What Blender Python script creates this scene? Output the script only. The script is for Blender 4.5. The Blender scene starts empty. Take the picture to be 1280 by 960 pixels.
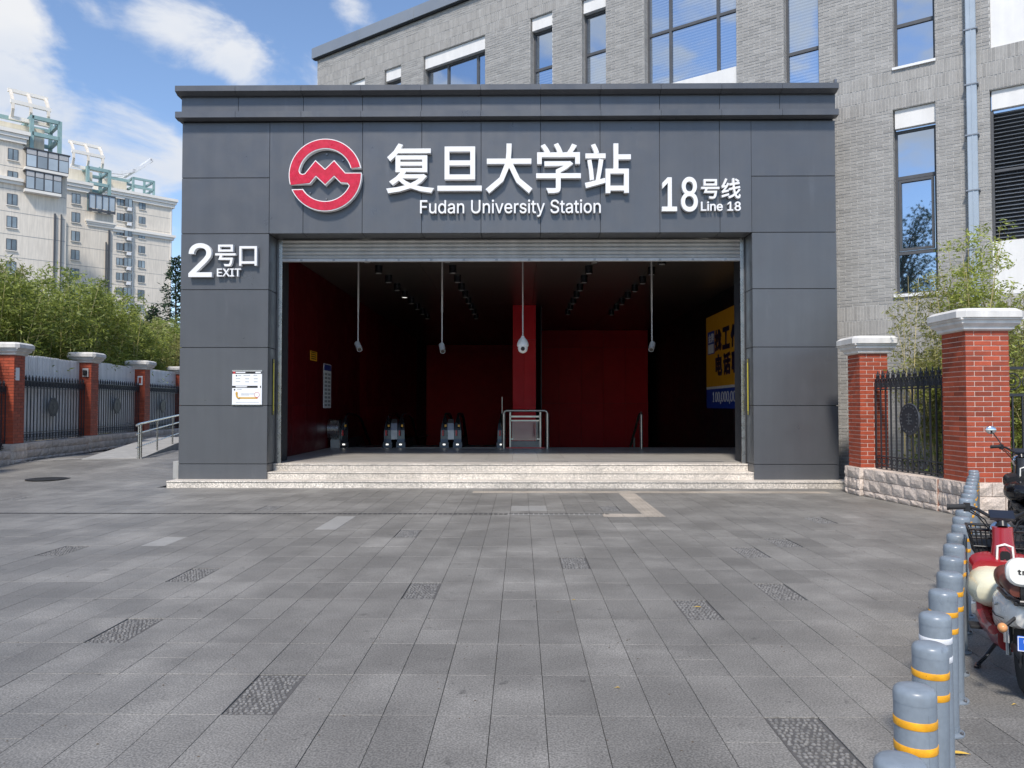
import bpy, bmesh, math, random
from mathutils import Vector, Matrix, Euler
PI = math.pi
random.seed(7)
sc = bpy.context.scene
col = sc.collection

# ------------------------------------------------------------------ camera
cam_d = bpy.data.cameras.new('camera'); cam = bpy.data.objects.new('camera', cam_d); col.objects.link(cam)
cam.location = (0, 0, 1.6)
cam.rotation_euler = (PI/2 + math.atan(28/961), 0, math.atan(11/961))
cam_d.sensor_width = 36; cam_d.lens = 36*961/1280
cam_d.clip_start = 0.05; cam_d.clip_end = 3000
sc.camera = cam

# ------------------------------------------------------------------ sky, sun, exposure
SUN = Vector((-0.20, -1.0, 1.25)).normalized()
sun_el = math.asin(SUN.z); sun_rot = math.atan2(SUN.x, SUN.y)
w = bpy.data.worlds.new('World'); sc.world = w; w.use_nodes = True
nt = w.node_tree; N = nt.nodes; L = nt.links
bg = N['Background']; bg.inputs['Strength'].default_value = 0.12
sky = N.new('ShaderNodeTexSky'); sky.sky_type = 'NISHITA'; sky.sun_disc = False
sky.sun_elevation = sun_el; sky.sun_rotation = sun_rot
sky.air_density = 1.0; sky.dust_density = 0.25; sky.ozone_density = 2.2
tc = N.new('ShaderNodeTexCoord')
def wmath(op, a, b=None, c=None, clamp=False):
    n = N.new('ShaderNodeMath'); n.operation = op; n.use_clamp = clamp
    for i, v in enumerate((a, b, c)):
        if v is None: continue
        if isinstance(v, (int, float)): n.inputs[i].default_value = v
        else: L.new(v, n.inputs[i])
    return n.outputs[0]
sep = N.new('ShaderNodeSeparateXYZ'); L.new(tc.outputs['Generated'], sep.inputs[0])
zz = wmath('ADD', wmath('MAXIMUM', sep.outputs[2], 0.0), 0.18)
cmb = N.new('ShaderNodeCombineXYZ')
L.new(wmath('DIVIDE', sep.outputs[0], zz), cmb.inputs[0]); L.new(wmath('DIVIDE', sep.outputs[1], zz), cmb.inputs[1])
nz = N.new('ShaderNodeTexNoise'); nz.inputs['Scale'].default_value = 6.5; nz.inputs['Detail'].default_value = 10
nz.inputs['Roughness'].default_value = 0.56; nz.inputs['Distortion'].default_value = 0.35
mp = N.new('ShaderNodeMapping'); mp.inputs['Location'].default_value = (5.3, 2.9, 1.4)
mp.inputs['Scale'].default_value = (1.0, 1.0, 1.7); L.new(tc.outputs['Generated'], mp.inputs[0]); L.new(mp.outputs[0], nz.inputs['Vector'])
# big cloud banks: centre directions and widths
banks = None
for d, wd, amp in (((-0.524, 0.756, 0.392), 0.050, 0.27), ((-0.446, 0.790, 0.422), 0.050, 0.15), ((-0.399, 0.816, 0.418), 0.050, 0.17), ((-0.354, 0.843, 0.405), 0.050, 0.18), ((-0.321, 0.866, 0.383), 0.035, 0.17), ((-0.527, 0.788, 0.320), 0.055, 0.30), ((-0.490, 0.818, 0.301), 0.050, 0.27), ((-0.446, 0.842, 0.305), 0.060, 0.30), ((-0.409, 0.868, 0.282), 0.050, 0.30), ((-0.409, 0.892, 0.195), 0.040, 0.24), ((-0.473, 0.844, 0.252), 0.070, 0.27), ((-0.189, 0.868, 0.459), 0.040, 0.20), ((-0.551, 0.801, 0.235), 0.080, 0.24), ((-0.68, -0.70, 0.42), 0.30, 0.17), ((-0.8, -0.29, 0.52), 0.30, 0.17), ((0.6, -0.8, 0.5), 0.35, 0.15)):
    dv = Vector(d).normalized()
    dn = N.new('ShaderNodeVectorMath'); dn.operation = 'DISTANCE'
    L.new(tc.outputs['Generated'], dn.inputs[0]); dn.inputs[1].default_value = dv
    q = wmath('DIVIDE', dn.outputs['Value'], wd*0.80)
    g = wmath('MULTIPLY', wmath('EXPONENT', wmath('MULTIPLY', wmath('MULTIPLY', q, q), -1.0)), amp)
    banks = g if banks is None else wmath('ADD', banks, g)
cov = wmath('ADD', nz.outputs['Fac'], wmath('MINIMUM', banks, 0.29))
mr = N.new('ShaderNodeMapRange'); mr.interpolation_type = 'SMOOTHSTEP'
mr.inputs['From Min'].default_value = 0.585; mr.inputs['From Max'].default_value = 0.77
L.new(cov, mr.inputs['Value'])
nz2 = N.new('ShaderNodeTexNoise'); nz2.inputs['Scale'].default_value = 5.0; nz2.inputs['Detail'].default_value = 5
L.new(mp.outputs[0], nz2.inputs['Vector'])
cc = N.new('ShaderNodeMix'); cc.data_type = 'RGBA'
cc.inputs['A'].default_value = (4.2, 4.6, 5.3, 1); cc.inputs['B'].default_value = (5.3, 5.4, 5.6, 1)
mr2 = N.new('ShaderNodeMapRange'); mr2.inputs['From Min'].default_value = 0.35; mr2.inputs['From Max'].default_value = 0.62
L.new(nz2.outputs['Fac'], mr2.inputs['Value']); L.new(mr2.outputs[0], cc.inputs['Factor'])
tint = N.new('ShaderNodeMix'); tint.data_type = 'RGBA'; tint.blend_type = 'MULTIPLY'; tint.inputs['Factor'].default_value = 1
L.new(sky.outputs[0], tint.inputs['A']); tint.inputs['B'].default_value = (1.12, 1.14, 1.19, 1)
mx = N.new('ShaderNodeMix'); mx.data_type = 'RGBA'
L.new(mr.outputs[0], mx.inputs['Factor']); L.new(tint.outputs['Result'], mx.inputs['A']); L.new(cc.outputs['Result'], mx.inputs['B'])
L.new(mx.outputs['Result'], bg.inputs['Color'])

sd = bpy.data.lights.new('sun', 'SUN'); sun = bpy.data.objects.new('sun', sd); col.objects.link(sun)
sd.energy = 3.1; sd.angle = math.radians(7); sd.color = (1.0, 0.93, 0.84)
sun.rotation_euler = SUN.to_track_quat('Z', 'Y').to_euler(); sun.location = (0, -5, 30)

sc.view_settings.view_transform = 'Standard'; sc.view_settings.look = 'None'
sc.view_settings.exposure = 0.45; sc.view_settings.gamma = 1.0
try: sc.view_settings.use_curve_mapping = False
except Exception: pass

# ------------------------------------------------------------------ materials
def mat(name, color, rough=0.6, metal=0.0, var=0.12, scale=6.0, bump=0.0, bscale=60.0, speck=0.0, spscale=180.0,
        streak=0.0, tone=0.0, spec=0.5, emit=None, color2=None, coat=0.0, dirt=0.0, spots=0.0, spotscale=7.0, rvar=0.07):
    m = bpy.data.materials.new(name); m.use_nodes = True
    t = m.node_tree; n = t.nodes; l = t.links; b = n['Principled BSDF']
    b.inputs['Roughness'].default_value = rough; b.inputs['Metallic'].default_value = metal
    b.inputs['Specular IOR Level'].default_value = spec
    if coat: b.inputs['Coat Weight'].default_value = coat; b.inputs['Coat Roughness'].default_value = 0.08
    geo = n.new('ShaderNodeNewGeometry'); P = geo.outputs['Position']
    def noise(sc_, det=5, vec=P, rg=0.6):
        q = n.new('ShaderNodeTexNoise'); q.inputs['Scale'].default_value = sc_; q.inputs['Detail'].default_value = det
        q.inputs['Roughness'].default_value = rg; l.new(vec, q.inputs['Vector']); return q.outputs['Fac']
    def mr_(v, a, b_, c, d):
        q = n.new('ShaderNodeMapRange'); l.new(v, q.inputs['Value'])
        for k, x in zip(('From Min', 'From Max', 'To Min', 'To Max'), (a, b_, c, d)): q.inputs[k].default_value = x
        return q.outputs[0]
    def mul(a, b_):
        q = n.new('ShaderNodeMath'); q.operation = 'MULTIPLY'; l.new(a, q.inputs[0])
        if isinstance(b_, float): q.inputs[1].default_value = b_
        else: l.new(b_, q.inputs[1])
        return q.outputs[0]
    fac = mr_(noise(scale), 0.3, 0.7, 1-var, 1+var)
    if speck: fac = mul(fac, mr_(noise(spscale, 2, rg=0.5), 0.35, 0.65, 1-speck, 1+speck))
    if dirt: fac = mul(fac, mr_(noise(0.9, 6), 0.42, 0.62, 1-dirt, 1.0))
    if spots:
        fac = mul(fac, mr_(noise(spotscale, 3), 0.66, 0.72, 1.0, 1-spots)); fac = mul(fac, mr_(noise(0.55, 7, rg=0.7), 0.52, 0.66, 1.0, 1+spots*0.45))
    if streak and name == 'clad':
        mp2 = n.new('ShaderNodeMapping'); mp2.inputs['Scale'].default_value = (5.0, 5.0, 0.9); l.new(P, mp2.inputs[0])
        fac = mul(fac, mr_(noise(0.8, 6, mp2.outputs[0]), 0.62, 0.76, 1.0, 1.2))
    if streak:
        mp_ = n.new('ShaderNodeMapping'); mp_.inputs['Scale'].default_value = (3.2, 3.2, 0.28); l.new(P, mp_.inputs[0])
        fac = mul(fac, mr_(noise(1.6, 5, mp_.outputs[0]), 0.38, 0.66, 1-streak, 1+streak*0.6))
    if tone:
        a1 = n.new('ShaderNodeAttribute'); a1.attribute_type = 'GEOMETRY'; a1.attribute_name = 'tone'
        a2 = n.new('ShaderNodeAttribute'); a2.attribute_type = 'OBJECT'; a2.attribute_name = 'tone'
        s = n.new('ShaderNodeMath'); s.operation = 'ADD'; l.new(a1.outputs['Fac'], s.inputs[0]); l.new(a2.outputs['Fac'], s.inputs[1])
        fac = mul(fac, mr_(s.outputs[0], -1, 1, 1-tone, 1+tone))
    base = n.new('ShaderNodeMix'); base.data_type = 'RGBA'
    base.inputs['A'].default_value = (*color, 1); base.inputs['B'].default_value = (*(color2 or color), 1)
    if color2: l.new(mr_(noise(scale*1.7), 0.4, 0.6, 0, 1), base.inputs['Factor'])
    vm = n.new('ShaderNodeVectorMath'); vm.operation = 'SCALE'; l.new(base.outputs['Result'], vm.inputs[0]); l.new(fac, vm.inputs['Scale'])
    l.new(vm.outputs[0], b.inputs['Base Color'])
    l.new(mr_(noise(scale*0.8+1.3), 0.3, 0.7, max(0.02, rough-rvar), min(1, rough+rvar)), b.inputs['Roughness'])
    if bump:
        bp = n.new('ShaderNodeBump'); bp.inputs['Strength'].default_value = bump; bp.inputs['Distance'].default_value = 0.01
        l.new(noise(bscale, 4), bp.inputs['Height']); l.new(bp.outputs[0], b.inputs['Normal'])
    if emit:
        b.inputs['Emission Color'].default_value = (*emit[:3], 1); b.inputs['Emission Strength'].default_value = emit[3]
    return m
M = {}
M['clad'] = mat('clad', (0.098, 0.102, 0.111), 0.34, 0.25, 0.05, 1.2, streak=0.045, tone=0.05, spec=0.6, bump=0.10, bscale=1.1)
M['clad_dark'] = mat('clad_dark', (0.03, 0.033, 0.04), 0.6)
M['granite'] = mat('granite', (0.232, 0.220, 0.200), 0.55, 0, 0.12, 1.1, bump=0.15, bscale=140, speck=0.36, spscale=95, tone=0.135, dirt=0.24, spec=0.45, spots=0.35)
M['granite_light'] = mat('granite_light', (0.30, 0.29, 0.27), 0.6, 0, 0.10, 3, speck=0.2, spscale=120, tone=0.1)
M['pebble'] = mat('pebble', (0.175, 0.168, 0.158), 0.55, 0, 0.2, 30, tone=0.22)
M['pebble_bed'] = mat('pebble_bed', (0.10, 0.095, 0.09), 0.8)
M['tactile'] = mat('tactile', (0.46, 0.40, 0.33), 0.7, 0, 0.12, 3, speck=0.15, dirt=0.25)
M['joint'] = mat('joint', (0.028, 0.028, 0.030), 0.9)
M['ground'] = mat('ground', (0.15, 0.152, 0.155), 0.75, 0, 0.15, 1.5, speck=0.15, bump=0.2)
M['step'] = mat('step', (0.60, 0.545, 0.475), 0.55, 0, 0.10, 2, speck=0.42, spscale=60, tone=0.12, bump=0.08, dirt=0.15)
M['floor'] = mat('floor', (0.40, 0.38, 0.35), 0.35, 0, 0.06, 2, speck=0.12, spscale=60, tone=0.06)
M['graybrick'] = mat('graybrick', (0.32, 0.312, 0.298), 0.85, 0, 0.10, 5, bump=0.5, bscale=45, tone=0.15, speck=0.10, spscale=70)
M['graymortar'] = mat('graymortar', (0.52, 0.51, 0.49), 0.9, 0, 0.08, 9)
M['redbrick'] = mat('redbrick', (0.37, 0.066, 0.027), 0.6, 0, 0.14, 8, bump=0.25, bscale=60, tone=0.32, dirt=0.15)
M['redmortar'] = mat('redmortar', (0.66, 0.52, 0.45), 0.9, 0, 0.08, 9)
M['darkmortar'] = mat('darkmortar', (0.20, 0.07, 0.05), 0.9, 0, 0.08, 9)
M['stone'] = mat('stone', (0.58, 0.49, 0.42), 0.8, 0, 0.14, 5, bump=0.8, bscale=22, tone=0.12, speck=0.18, spscale=45)
M['stonejoint'] = mat('stonejoint', (0.30, 0.16, 0.12), 0.9)
M['cap'] = mat('cap', (0.72, 0.70, 0.67), 0.65, 0, 0.06, 4, streak=0.12, bump=0.1, tone=0.04, dirt=0.10)
M['white'] = mat('white', (0.78, 0.78, 0.78), 0.45, 0, 0.03, 4)
M['spandrel'] = mat('spandrel', (0.74, 0.73, 0.71), 0.6, 0, 0.04, 3, streak=0.05)
M['red'] = mat('red', (0.50, 0.006, 0.028), 0.30, 0, 0.10, 7, color2=(0.58, 0.012, 0.045))
M['frame'] = mat('frame', (0.075, 0.078, 0.085), 0.5)
M['coping'] = mat('coping', (0.23, 0.255, 0.29), 0.45, 0.2, 0.05, 1.5, tone=0.05)
M['iron'] = mat('iron', (0.035, 0.038, 0.046), 0.45, 0.2, 0.15, 12)
M['iron_light'] = mat('iron_light', (0.10, 0.105, 0.115), 0.45, 0.2, 0.15, 12)
M['steel'] = mat('steel', (0.55, 0.54, 0.52), 0.28, 1.0, 0.06, 8)
M['hall_steel'] = mat('hall_steel', (0.34, 0.32, 0.29), 0.32, 0.9, 0.1, 8)
M['steel_dark'] = mat('steel_dark', (0.22, 0.21, 0.21), 0.35, 0.9, 0.06, 8)
M['shutter'] = mat('shutter', (0.52, 0.50, 0.47), 0.5, 0.2, 0.08, 3, streak=0.08)
M['pipe'] = mat('pipe', (0.38, 0.44, 0.50), 0.4, 0.2, 0.04, 3, streak=0.06)
M['bollard'] = mat('bollard', (0.222, 0.260, 0.300), 0.33, 0.0, 0.05, 8, streak=0.08, spec=0.55, speck=0.05, spscale=50, spots=0.22, spotscale=30, dirt=0.12)
M['safety'] = mat('safety', (0.70, 0.60, 0.05), 0.5)
M['yellow'] = mat('yellow', (0.78, 0.36, 0.015), 0.4, 0, 0.2, 25, spots=0.5, spotscale=45)
M['wtape'] = mat('wtape', (0.72, 0.73, 0.75), 0.35, 0, 0.08, 25)
M['hoard'] = mat('hoard', (0.82, 0.82, 0.82), 0.5, 0.1, 0.05, 2, streak=0.12)
M['wallred_lifted'] = mat('wallred_lifted', (0.20, 0.005, 0.009), 0.45, 0, 0.08, 1.5, tone=0.12, spec=0.2)  # same left wall red, brightened at the deep end to replace missing light
M['backred_lifted'] = mat('backred_lifted', (0.62, 0.010, 0.018), 0.5, 0, 0.08, 1.5, tone=0.12, spec=0.2)  # base colour raised in place of hall lighting on the far wall
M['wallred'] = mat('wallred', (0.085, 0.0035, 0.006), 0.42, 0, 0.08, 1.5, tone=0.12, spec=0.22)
M['colred_lifted'] = mat('colred_lifted', (0.72, 0.014, 0.025), 0.5, 0, 0.08, 1.5, tone=0.08, spec=0.2)  # column colour brightened instead of lighting the hall
M['ceil'] = mat('ceil', (0.085, 0.076, 0.068), 0.30, 0, 0.06, 1.5, rvar=0.0)
M['black'] = mat('black', (0.012, 0.012, 0.013), 0.5)
M['blackgloss'] = mat('blackgloss', (0.010, 0.010, 0.012), 0.15)
M['lampwhite'] = mat('lampwhite', (0.9, 0.9, 0.85), 0.4, emit=(1.0, 0.96, 0.88, 0.9))
M['lampdim'] = mat('lampdim', (0.22, 0.22, 0.22), 0.4, emit=(1.0, 0.96, 0.9, 0.02))
M['camgrey'] = mat('camgrey', (0.45, 0.44, 0.43), 0.4)
M['camwhite'] = mat('camwhite', (0.75, 0.74, 0.72), 0.35)
M['adyellow'] = mat('adyellow', (0.60, 0.28, 0.015), 0.5, 0, 0.03, emit=(0.85, 0.38, 0.02, 0.015))
M['adblue'] = mat('adblue', (0.01, 0.04, 0.24), 0.5, 0, 0.03, emit=(0.01, 0.06, 0.4, 0.02))
M['adtext'] = mat('adtext', (0.01, 0.015, 0.06), 0.4)
M['adwhite'] = mat('adwhite', (0.5, 0.5, 0.5), 0.4, emit=(0.8, 0.8, 0.85, 0.02))
M['signwhite'] = mat('signwhite', (0.80, 0.81, 0.82), 0.4, 0, 0.02)
M['signblack'] = mat('signblack', (0.02, 0.02, 0.02), 0.4)
M['signgrey'] = mat('signgrey', (0.30, 0.32, 0.34), 0.4)
M['signred'] = mat('signred', (0.5, 0.03, 0.03), 0.4)
M['signorange'] = mat('signorange', (0.62, 0.36, 0.06), 0.4)
M['signblue'] = mat('signblue', (0.03, 0.05, 0.25), 0.4)
M['concrete'] = mat('concrete', (0.36, 0.355, 0.34), 0.8, 0, 0.10, 2, bump=0.2, streak=0.12)
M['stucco'] = mat('stucco', (0.74, 0.67, 0.57), 0.85, 0, 0.06, 0.25, streak=0.10, tone=0.06)
M['cornice'] = mat('cornice', (0.80, 0.76, 0.69), 0.8, 0, 0.05, 0.4)
M['cream'] = mat('cream', (0.72, 0.66, 0.55), 0.8, 0, 0.06, 0.4, streak=0.1)
M['green_steel'] = mat('green_steel', (0.27, 0.40, 0.385), 0.5, 0.1, 0.12, 1.2)
M['line'] = mat('line', (0.62, 0.61, 0.59), 0.7, 0, 0.15, 5)
M['culm'] = mat('culm', (0.42, 0.38, 0.15), 0.5, 0, 0.2, 5, tone=0.35)
M['culm_pale'] = mat('culm_pale', (0.48, 0.40, 0.18), 0.5, 0, 0.2, 5, tone=0.3)
M['bark'] = mat('bark', (0.10, 0.08, 0.06), 0.9)
M['sred'] = mat('sred', (0.33, 0.018, 0.025), 0.22, 0, 0.04, 8, coat=0.5)
M['scream'] = mat('scream', (0.80, 0.76, 0.55), 0.25, 0, 0.03, 8, coat=0.5)
M['swhite'] = mat('swhite', (0.88, 0.86, 0.79), 0.25, 0, 0.03, 8, coat=0.5)
M['sbrown'] = mat('sbrown', (0.13, 0.035, 0.022), 0.42, 0, 0.10, 12, bump=0.1)
M['rubber'] = mat('rubber', (0.02, 0.02, 0.021), 0.75)
M['sblack'] = mat('sblack', (0.018, 0.018, 0.020), 0.3)
M['chrome'] = mat('chrome', (0.75, 0.75, 0.75), 0.12, 1.0, 0.02)
M['redlens'] = mat('redlens', (0.6, 0.02, 0.02), 0.15)
M['orangelens'] = mat('orangelens', (0.65, 0.30, 0.12), 0.15)
M['phone'] = mat('phone', (0.014, 0.017, 0.028), 0.3)
M['plateblue'] = mat('plateblue', (0.02, 0.12, 0.55), 0.35)
M['leaf_yellow'] = mat('leaf_yellow', (0.6, 0.38, 0.06), 0.6)
M['darkmetal'] = mat('darkmetal', (0.045, 0.043, 0.042), 0.5, 0.4, 0.3, 4)
def leafmat(name, c1, c2):
    m = bpy.data.materials.new(name); m.use_nodes = True; t = m.node_tree; n = t.nodes; l = t.links; b = n['Principled BSDF']
    a1 = n.new('ShaderNodeAttribute'); a1.attribute_name = 'tone'
    oi = n.new('ShaderNodeObjectInfo')
    s = n.new('ShaderNodeMath'); s.operation = 'MULTIPLY_ADD'; l.new(oi.outputs['Random'], s.inputs[0]); s.inputs[1].default_value = 0.3; l.new(a1.outputs['Fac'], s.inputs[2])
    mx_ = n.new('ShaderNodeMix'); mx_.data_type = 'RGBA'; mx_.inputs['A'].default_value = (*c1, 1); mx_.inputs['B'].default_value = (*c2, 1)
    l.new(s.outputs[0], mx_.inputs['Factor']); l.new(mx_.outputs['Result'], b.inputs['Base Color'])
    b.inputs['Roughness'].default_value = 0.5
    tr = n.new('ShaderNodeBsdfTranslucent'); l.new(mx_.outputs['Result'], tr.inputs['Color'])
    ms = n.new('ShaderNodeMixShader'); ms.inputs[0].default_value = 0.35
    l.new(b.outputs[0], ms.inputs[1]); l.new(tr.outputs[0], ms.inputs[2]); l.new(ms.outputs[0], n['Material Output'].inputs['Surface'])
    return m
M['bamboo'] = leafmat('bamboo', (0.060, 0.105, 0.016), (0.44, 0.49, 0.10))
M['bamboo_pale'] = leafmat('bamboo_pale', (0.10, 0.14, 0.03), (0.40, 0.38, 0.13))
M['needle'] = leafmat('needle', (0.012, 0.035, 0.018), (0.05, 0.09, 0.04))
def glassmat(name, tintc, rough=0.02, blinds=False):
    m = bpy.data.materials.new(name); m.use_nodes = True; t = m.node_tree; n = t.nodes; l = t.links; b = n['Principled BSDF']
    b.inputs['Base Color'].default_value = (*tintc, 1); b.inputs['Roughness'].default_value = rough
    b.inputs['IOR'].default_value = 1.9; b.inputs['Specular IOR Level'].default_value = 0.9
    geo = n.new('ShaderNodeNewGeometry')
    if blinds:
        sp = n.new('ShaderNodeSeparateXYZ'); l.new(geo.outputs['Position'], sp.inputs[0])
        a = n.new('ShaderNodeMath'); a.operation = 'MULTIPLY'; l.new(sp.outputs[2], a.inputs[0]); a.inputs[1].default_value = 14.0
        f = n.new('ShaderNodeMath'); f.operation = 'FRACT'; l.new(a.outputs[0], f.inputs[0])
        g = n.new('ShaderNodeMath'); g.operation = 'GREATER_THAN'; l.new(f.outputs[0], g.inputs[0]); g.inputs[1].default_value = 0.45
        mx_ = n.new('ShaderNodeMix'); mx_.data_type = 'RGBA'; l.new(g.outputs[0], mx_.inputs['Factor'])
        mx_.inputs['A'].default_value = (*tintc, 1); mx_.inputs['B'].default_value = (0.20, 0.23, 0.27, 1); l.new(mx_.outputs['Result'], b.inputs['Base Color'])
    q = n.new('ShaderNodeTexNoise'); q.inputs['Scale'].default_value = 0.8; q.inputs['Detail'].default_value = 1; l.new(geo.outputs['Position'], q.inputs['Vector'])
    bp = n.new('ShaderNodeBump'); bp.inputs['Strength'].default_value = 0.25; bp.inputs['Distance'].default_value = 0.02
    l.new(q.outputs['Fac'], bp.inputs['Height']); l.new(bp.outputs[0], b.inputs['Normal'])
    b.inputs['Metallic'].default_value = 0.0
    gl = n.new('ShaderNodeBsdfGlossy'); gl.inputs['Color'].default_value = (0.62, 0.72, 0.85, 1); gl.inputs['Roughness'].default_value = rough
    l.new(bp.outputs[0], gl.inputs['Normal'])
    ms = n.new('ShaderNodeMixShader'); ms.inputs[0].default_value = 0.62
    l.new(b.outputs[0], ms.inputs[1]); l.new(gl.outputs[0], ms.inputs[2]); l.new(ms.outputs[0], n['Material Output'].inputs['Surface'])
    return m
M['glass'] = glassmat('window_glass', (0.02, 0.03, 0.04))
M['glass_blinds'] = glassmat('window_glass_blinds', (0.02, 0.03, 0.045), blinds=True)
M['paleglass'] = mat('paleglass', (0.42, 0.48, 0.52), 0.15, 0, 0.1, 0.6, tone=0.4)
M['farglass'] = mat('farglass', (0.20, 0.24, 0.26), 0.1, 0, 0.3, 0.6, spec=0.8, tone=0.5)
def clearmat():
    m = bpy.data.materials.new('clear_glass'); m.use_nodes = True; t = m.node_tree; n = t.nodes; l = t.links
    tr = n.new('ShaderNodeBsdfTransparent'); tr.inputs['Color'].default_value = (0.80, 0.85, 0.84, 1)
    gl = n.new('ShaderNodeBsdfGlossy'); gl.inputs['Roughness'].default_value = 0.03
    ms = n.new('ShaderNodeMixShader'); ms.inputs[0].default_value = 0.12
    l.new(tr.outputs[0], ms.inputs[1]); l.new(gl.outputs[0], ms.inputs[2]); l.new(ms.outputs[0], n['Material Output'].inputs['Surface'])
    return m
M['clear'] = clearmat()

# ------------------------------------------------------------------ object helpers
def tag(o, label=None, cat=None, group=None, kind=None):
    if label: o['label'] = label
    if cat: o['category'] = cat
    if group: o['group'] = group
    if kind: o['kind'] = kind
    return o
def thing(name, label, cat, loc=(0, 0, 0), rz=0, group=None):
    o = bpy.data.objects.new(name, None); col.objects.link(o); o.location = loc; o.rotation_euler = (0, 0, rz)
    o.empty_display_size = 0.2
    return tag(o, label, cat, group)
def link(name, me, parent=None, loc=(0, 0, 0), tone=None, scale=None):
    o = bpy.data.objects.new(name, me); col.objects.link(o)
    if parent is not None: o.parent = parent
    o.location = loc
    if scale: o.scale = scale
    if tone is not None: o['tone'] = float(tone)
    return o
def copy_tree(o, parent=None):
    c = o.copy(); col.objects.link(c)
    if parent is not None: c.parent = parent
    for ch in list(o.children): copy_tree(ch, c)
    return c
class MB:
    """collects shapes; build() links them as ONE mesh object"""
    def __init__(s, origin=(0, 0, 0)):
        s.v = []; s.f = []; s.t = []; s.o = Vector(origin); s.mx = None
    def add(s, vs, fs, tone=0.0):
        b = len(s.v)
        for p in vs:
            p = Vector(p)
            if s.mx is not None: p = s.mx @ p
            s.v.append(p - s.o)
        for q in fs: s.f.append([b+i for i in q]); s.t.append(tone)
        return s
    def box(s, x0, x1, y0, y1, z0, z1, tone=0.0):
        return s.add([(x0, y0, z0), (x1, y0, z0), (x1, y1, z0), (x0, y1, z0), (x0, y0, z1), (x1, y0, z1), (x1, y1, z1), (x0, y1, z1)],
                     [(0, 3, 2, 1), (4, 5, 6, 7), (0, 1, 5, 4), (1, 2, 6, 5), (2, 3, 7, 6), (3, 0, 4, 7)], tone)
    def cham(s, x0, x1, y0, y1, z0, z1, c=0.004, tone=0.0):
        """box with all edges chamfered by c"""
        vs = []; X = (x0, x1); Y = (y0, y1); Z = (z0, z1)
        idx = {}
        for i in range(2):
            for j in range(2):
                for k in range(2):
                    sx, sy, sz = 1-2*i, 1-2*j, 1-2*k
                    idx[i, j, k, 0] = len(vs); vs.append((X[i], Y[j]+sy*c, Z[k]+sz*c))
                    idx[i, j, k, 1] = len(vs); vs.append((X[i]+sx*c, Y[j], Z[k]+sz*c))
                    idx[i, j, k, 2] = len(vs); vs.append((X[i]+sx*c, Y[j]+sy*c, Z[k]))
        fs = []
        for i in range(2): fs.append([idx[i, 0, 0, 0], idx[i, 1, 0, 0], idx[i, 1, 1, 0], idx[i, 0, 1, 0]])
        for j in range(2): fs.append([idx[0, j, 0, 1], idx[1, j, 0, 1], idx[1, j, 1, 1], idx[0, j, 1, 1]])
        for k in range(2): fs.append([idx[0, 0, k, 2], idx[1, 0, k, 2], idx[1, 1, k, 2], idx[0, 1, k, 2]])
        for a in range(2):
            for b in range(2):
                fs.append([idx[a, b, 0, 0], idx[a, b, 1, 0], idx[a, b, 1, 1], idx[a, b, 0, 1]])
                fs.append([idx[a, 0, b, 0], idx[a, 1, b, 0], idx[a, 1, b, 2], idx[a, 0, b, 2]])
                fs.append([idx[0, a, b, 1], idx[1, a, b, 1], idx[1, a, b, 2], idx[0, a, b, 2]])
        for i in range(2):
            for j in range(2):
                for k in range(2): fs.append([idx[i, j, k, 0], idx[i, j, k, 1], idx[i, j, k, 2]])
        return s.add(vs, fs, tone)
    def bar(s, p, q, wx, wy, tone=0.0):
        """rectangular bar from p to q"""
        p = Vector(p); q = Vector(q); d = (q-p); ln = d.length; r = d.to_track_quat('Z', 'Y').to_matrix()
        vs = [p + r @ Vector((a*wx/2, b*wy/2, c*ln)) for c in (0, 1) for a, b in ((-1, -1), (1, -1), (1, 1), (-1, 1))]
        return s.add(vs, [(0, 3, 2, 1), (4, 5, 6, 7), (0, 1, 5, 4), (1, 2, 6, 5), (2, 3, 7, 6), (3, 0, 4, 7)], tone)
    def tube(s, pts, r, n=8, tone=0.0, caps=True):
        pts = [Vector(p) for p in pts]; rs = r if isinstance(r, (list, tuple)) else [r]*len(pts); vs = []; fs = []
        up = Vector((0.31, 0.17, 0.93)).normalized()
        for i, p in enumerate(pts):
            d = (pts[min(i+1, len(pts)-1)] - pts[max(i-1, 0)]).normalized()
            a = d.cross(up)
            if a.length < 0.05: a = d.cross(Vector((1, 0, 0)))
            a.normalize(); b = d.cross(a)
            for k in range(n):
                t = 2*PI*k/n; vs.append(p + (a*math.cos(t) + b*math.sin(t))*rs[i])
        for i in range(len(pts)-1):
            for k in range(n):
                k2 = (k+1) % n; fs.append((i*n+k, i*n+k2, (i+1)*n+k2, (i+1)*n+k))
        if caps: fs.append(list(range(n))[::-1]); fs.append([(len(pts)-1)*n+k for k in range(n)])
        return s.add(vs, fs, tone)
    def lathe(s, prof, c=(0, 0, 0), n=24, axis='z', tone=0.0):
        vs = []; fs = []; c = Vector(c)
        for r, h in prof:
            for k in range(n):
                t = 2*PI*k/n; a, b = r*math.cos(t), r*math.sin(t)
                vs.append(c + (Vector((a, b, h)) if axis == 'z' else Vector((a, h, b)) if axis == 'y' else Vector((h, a, b))))
        m = len(prof)
        for i in range(m-1):
            for k in range(n):
                k2 = (k+1) % n; fs.append((i*n+k, i*n+k2, (i+1)*n+k2, (i+1)*n+k))
        fs.append(list(range(n))[::-1]); fs.append([(m-1)*n+k for k in range(n)])
        return s.add(vs, fs, tone)
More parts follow.
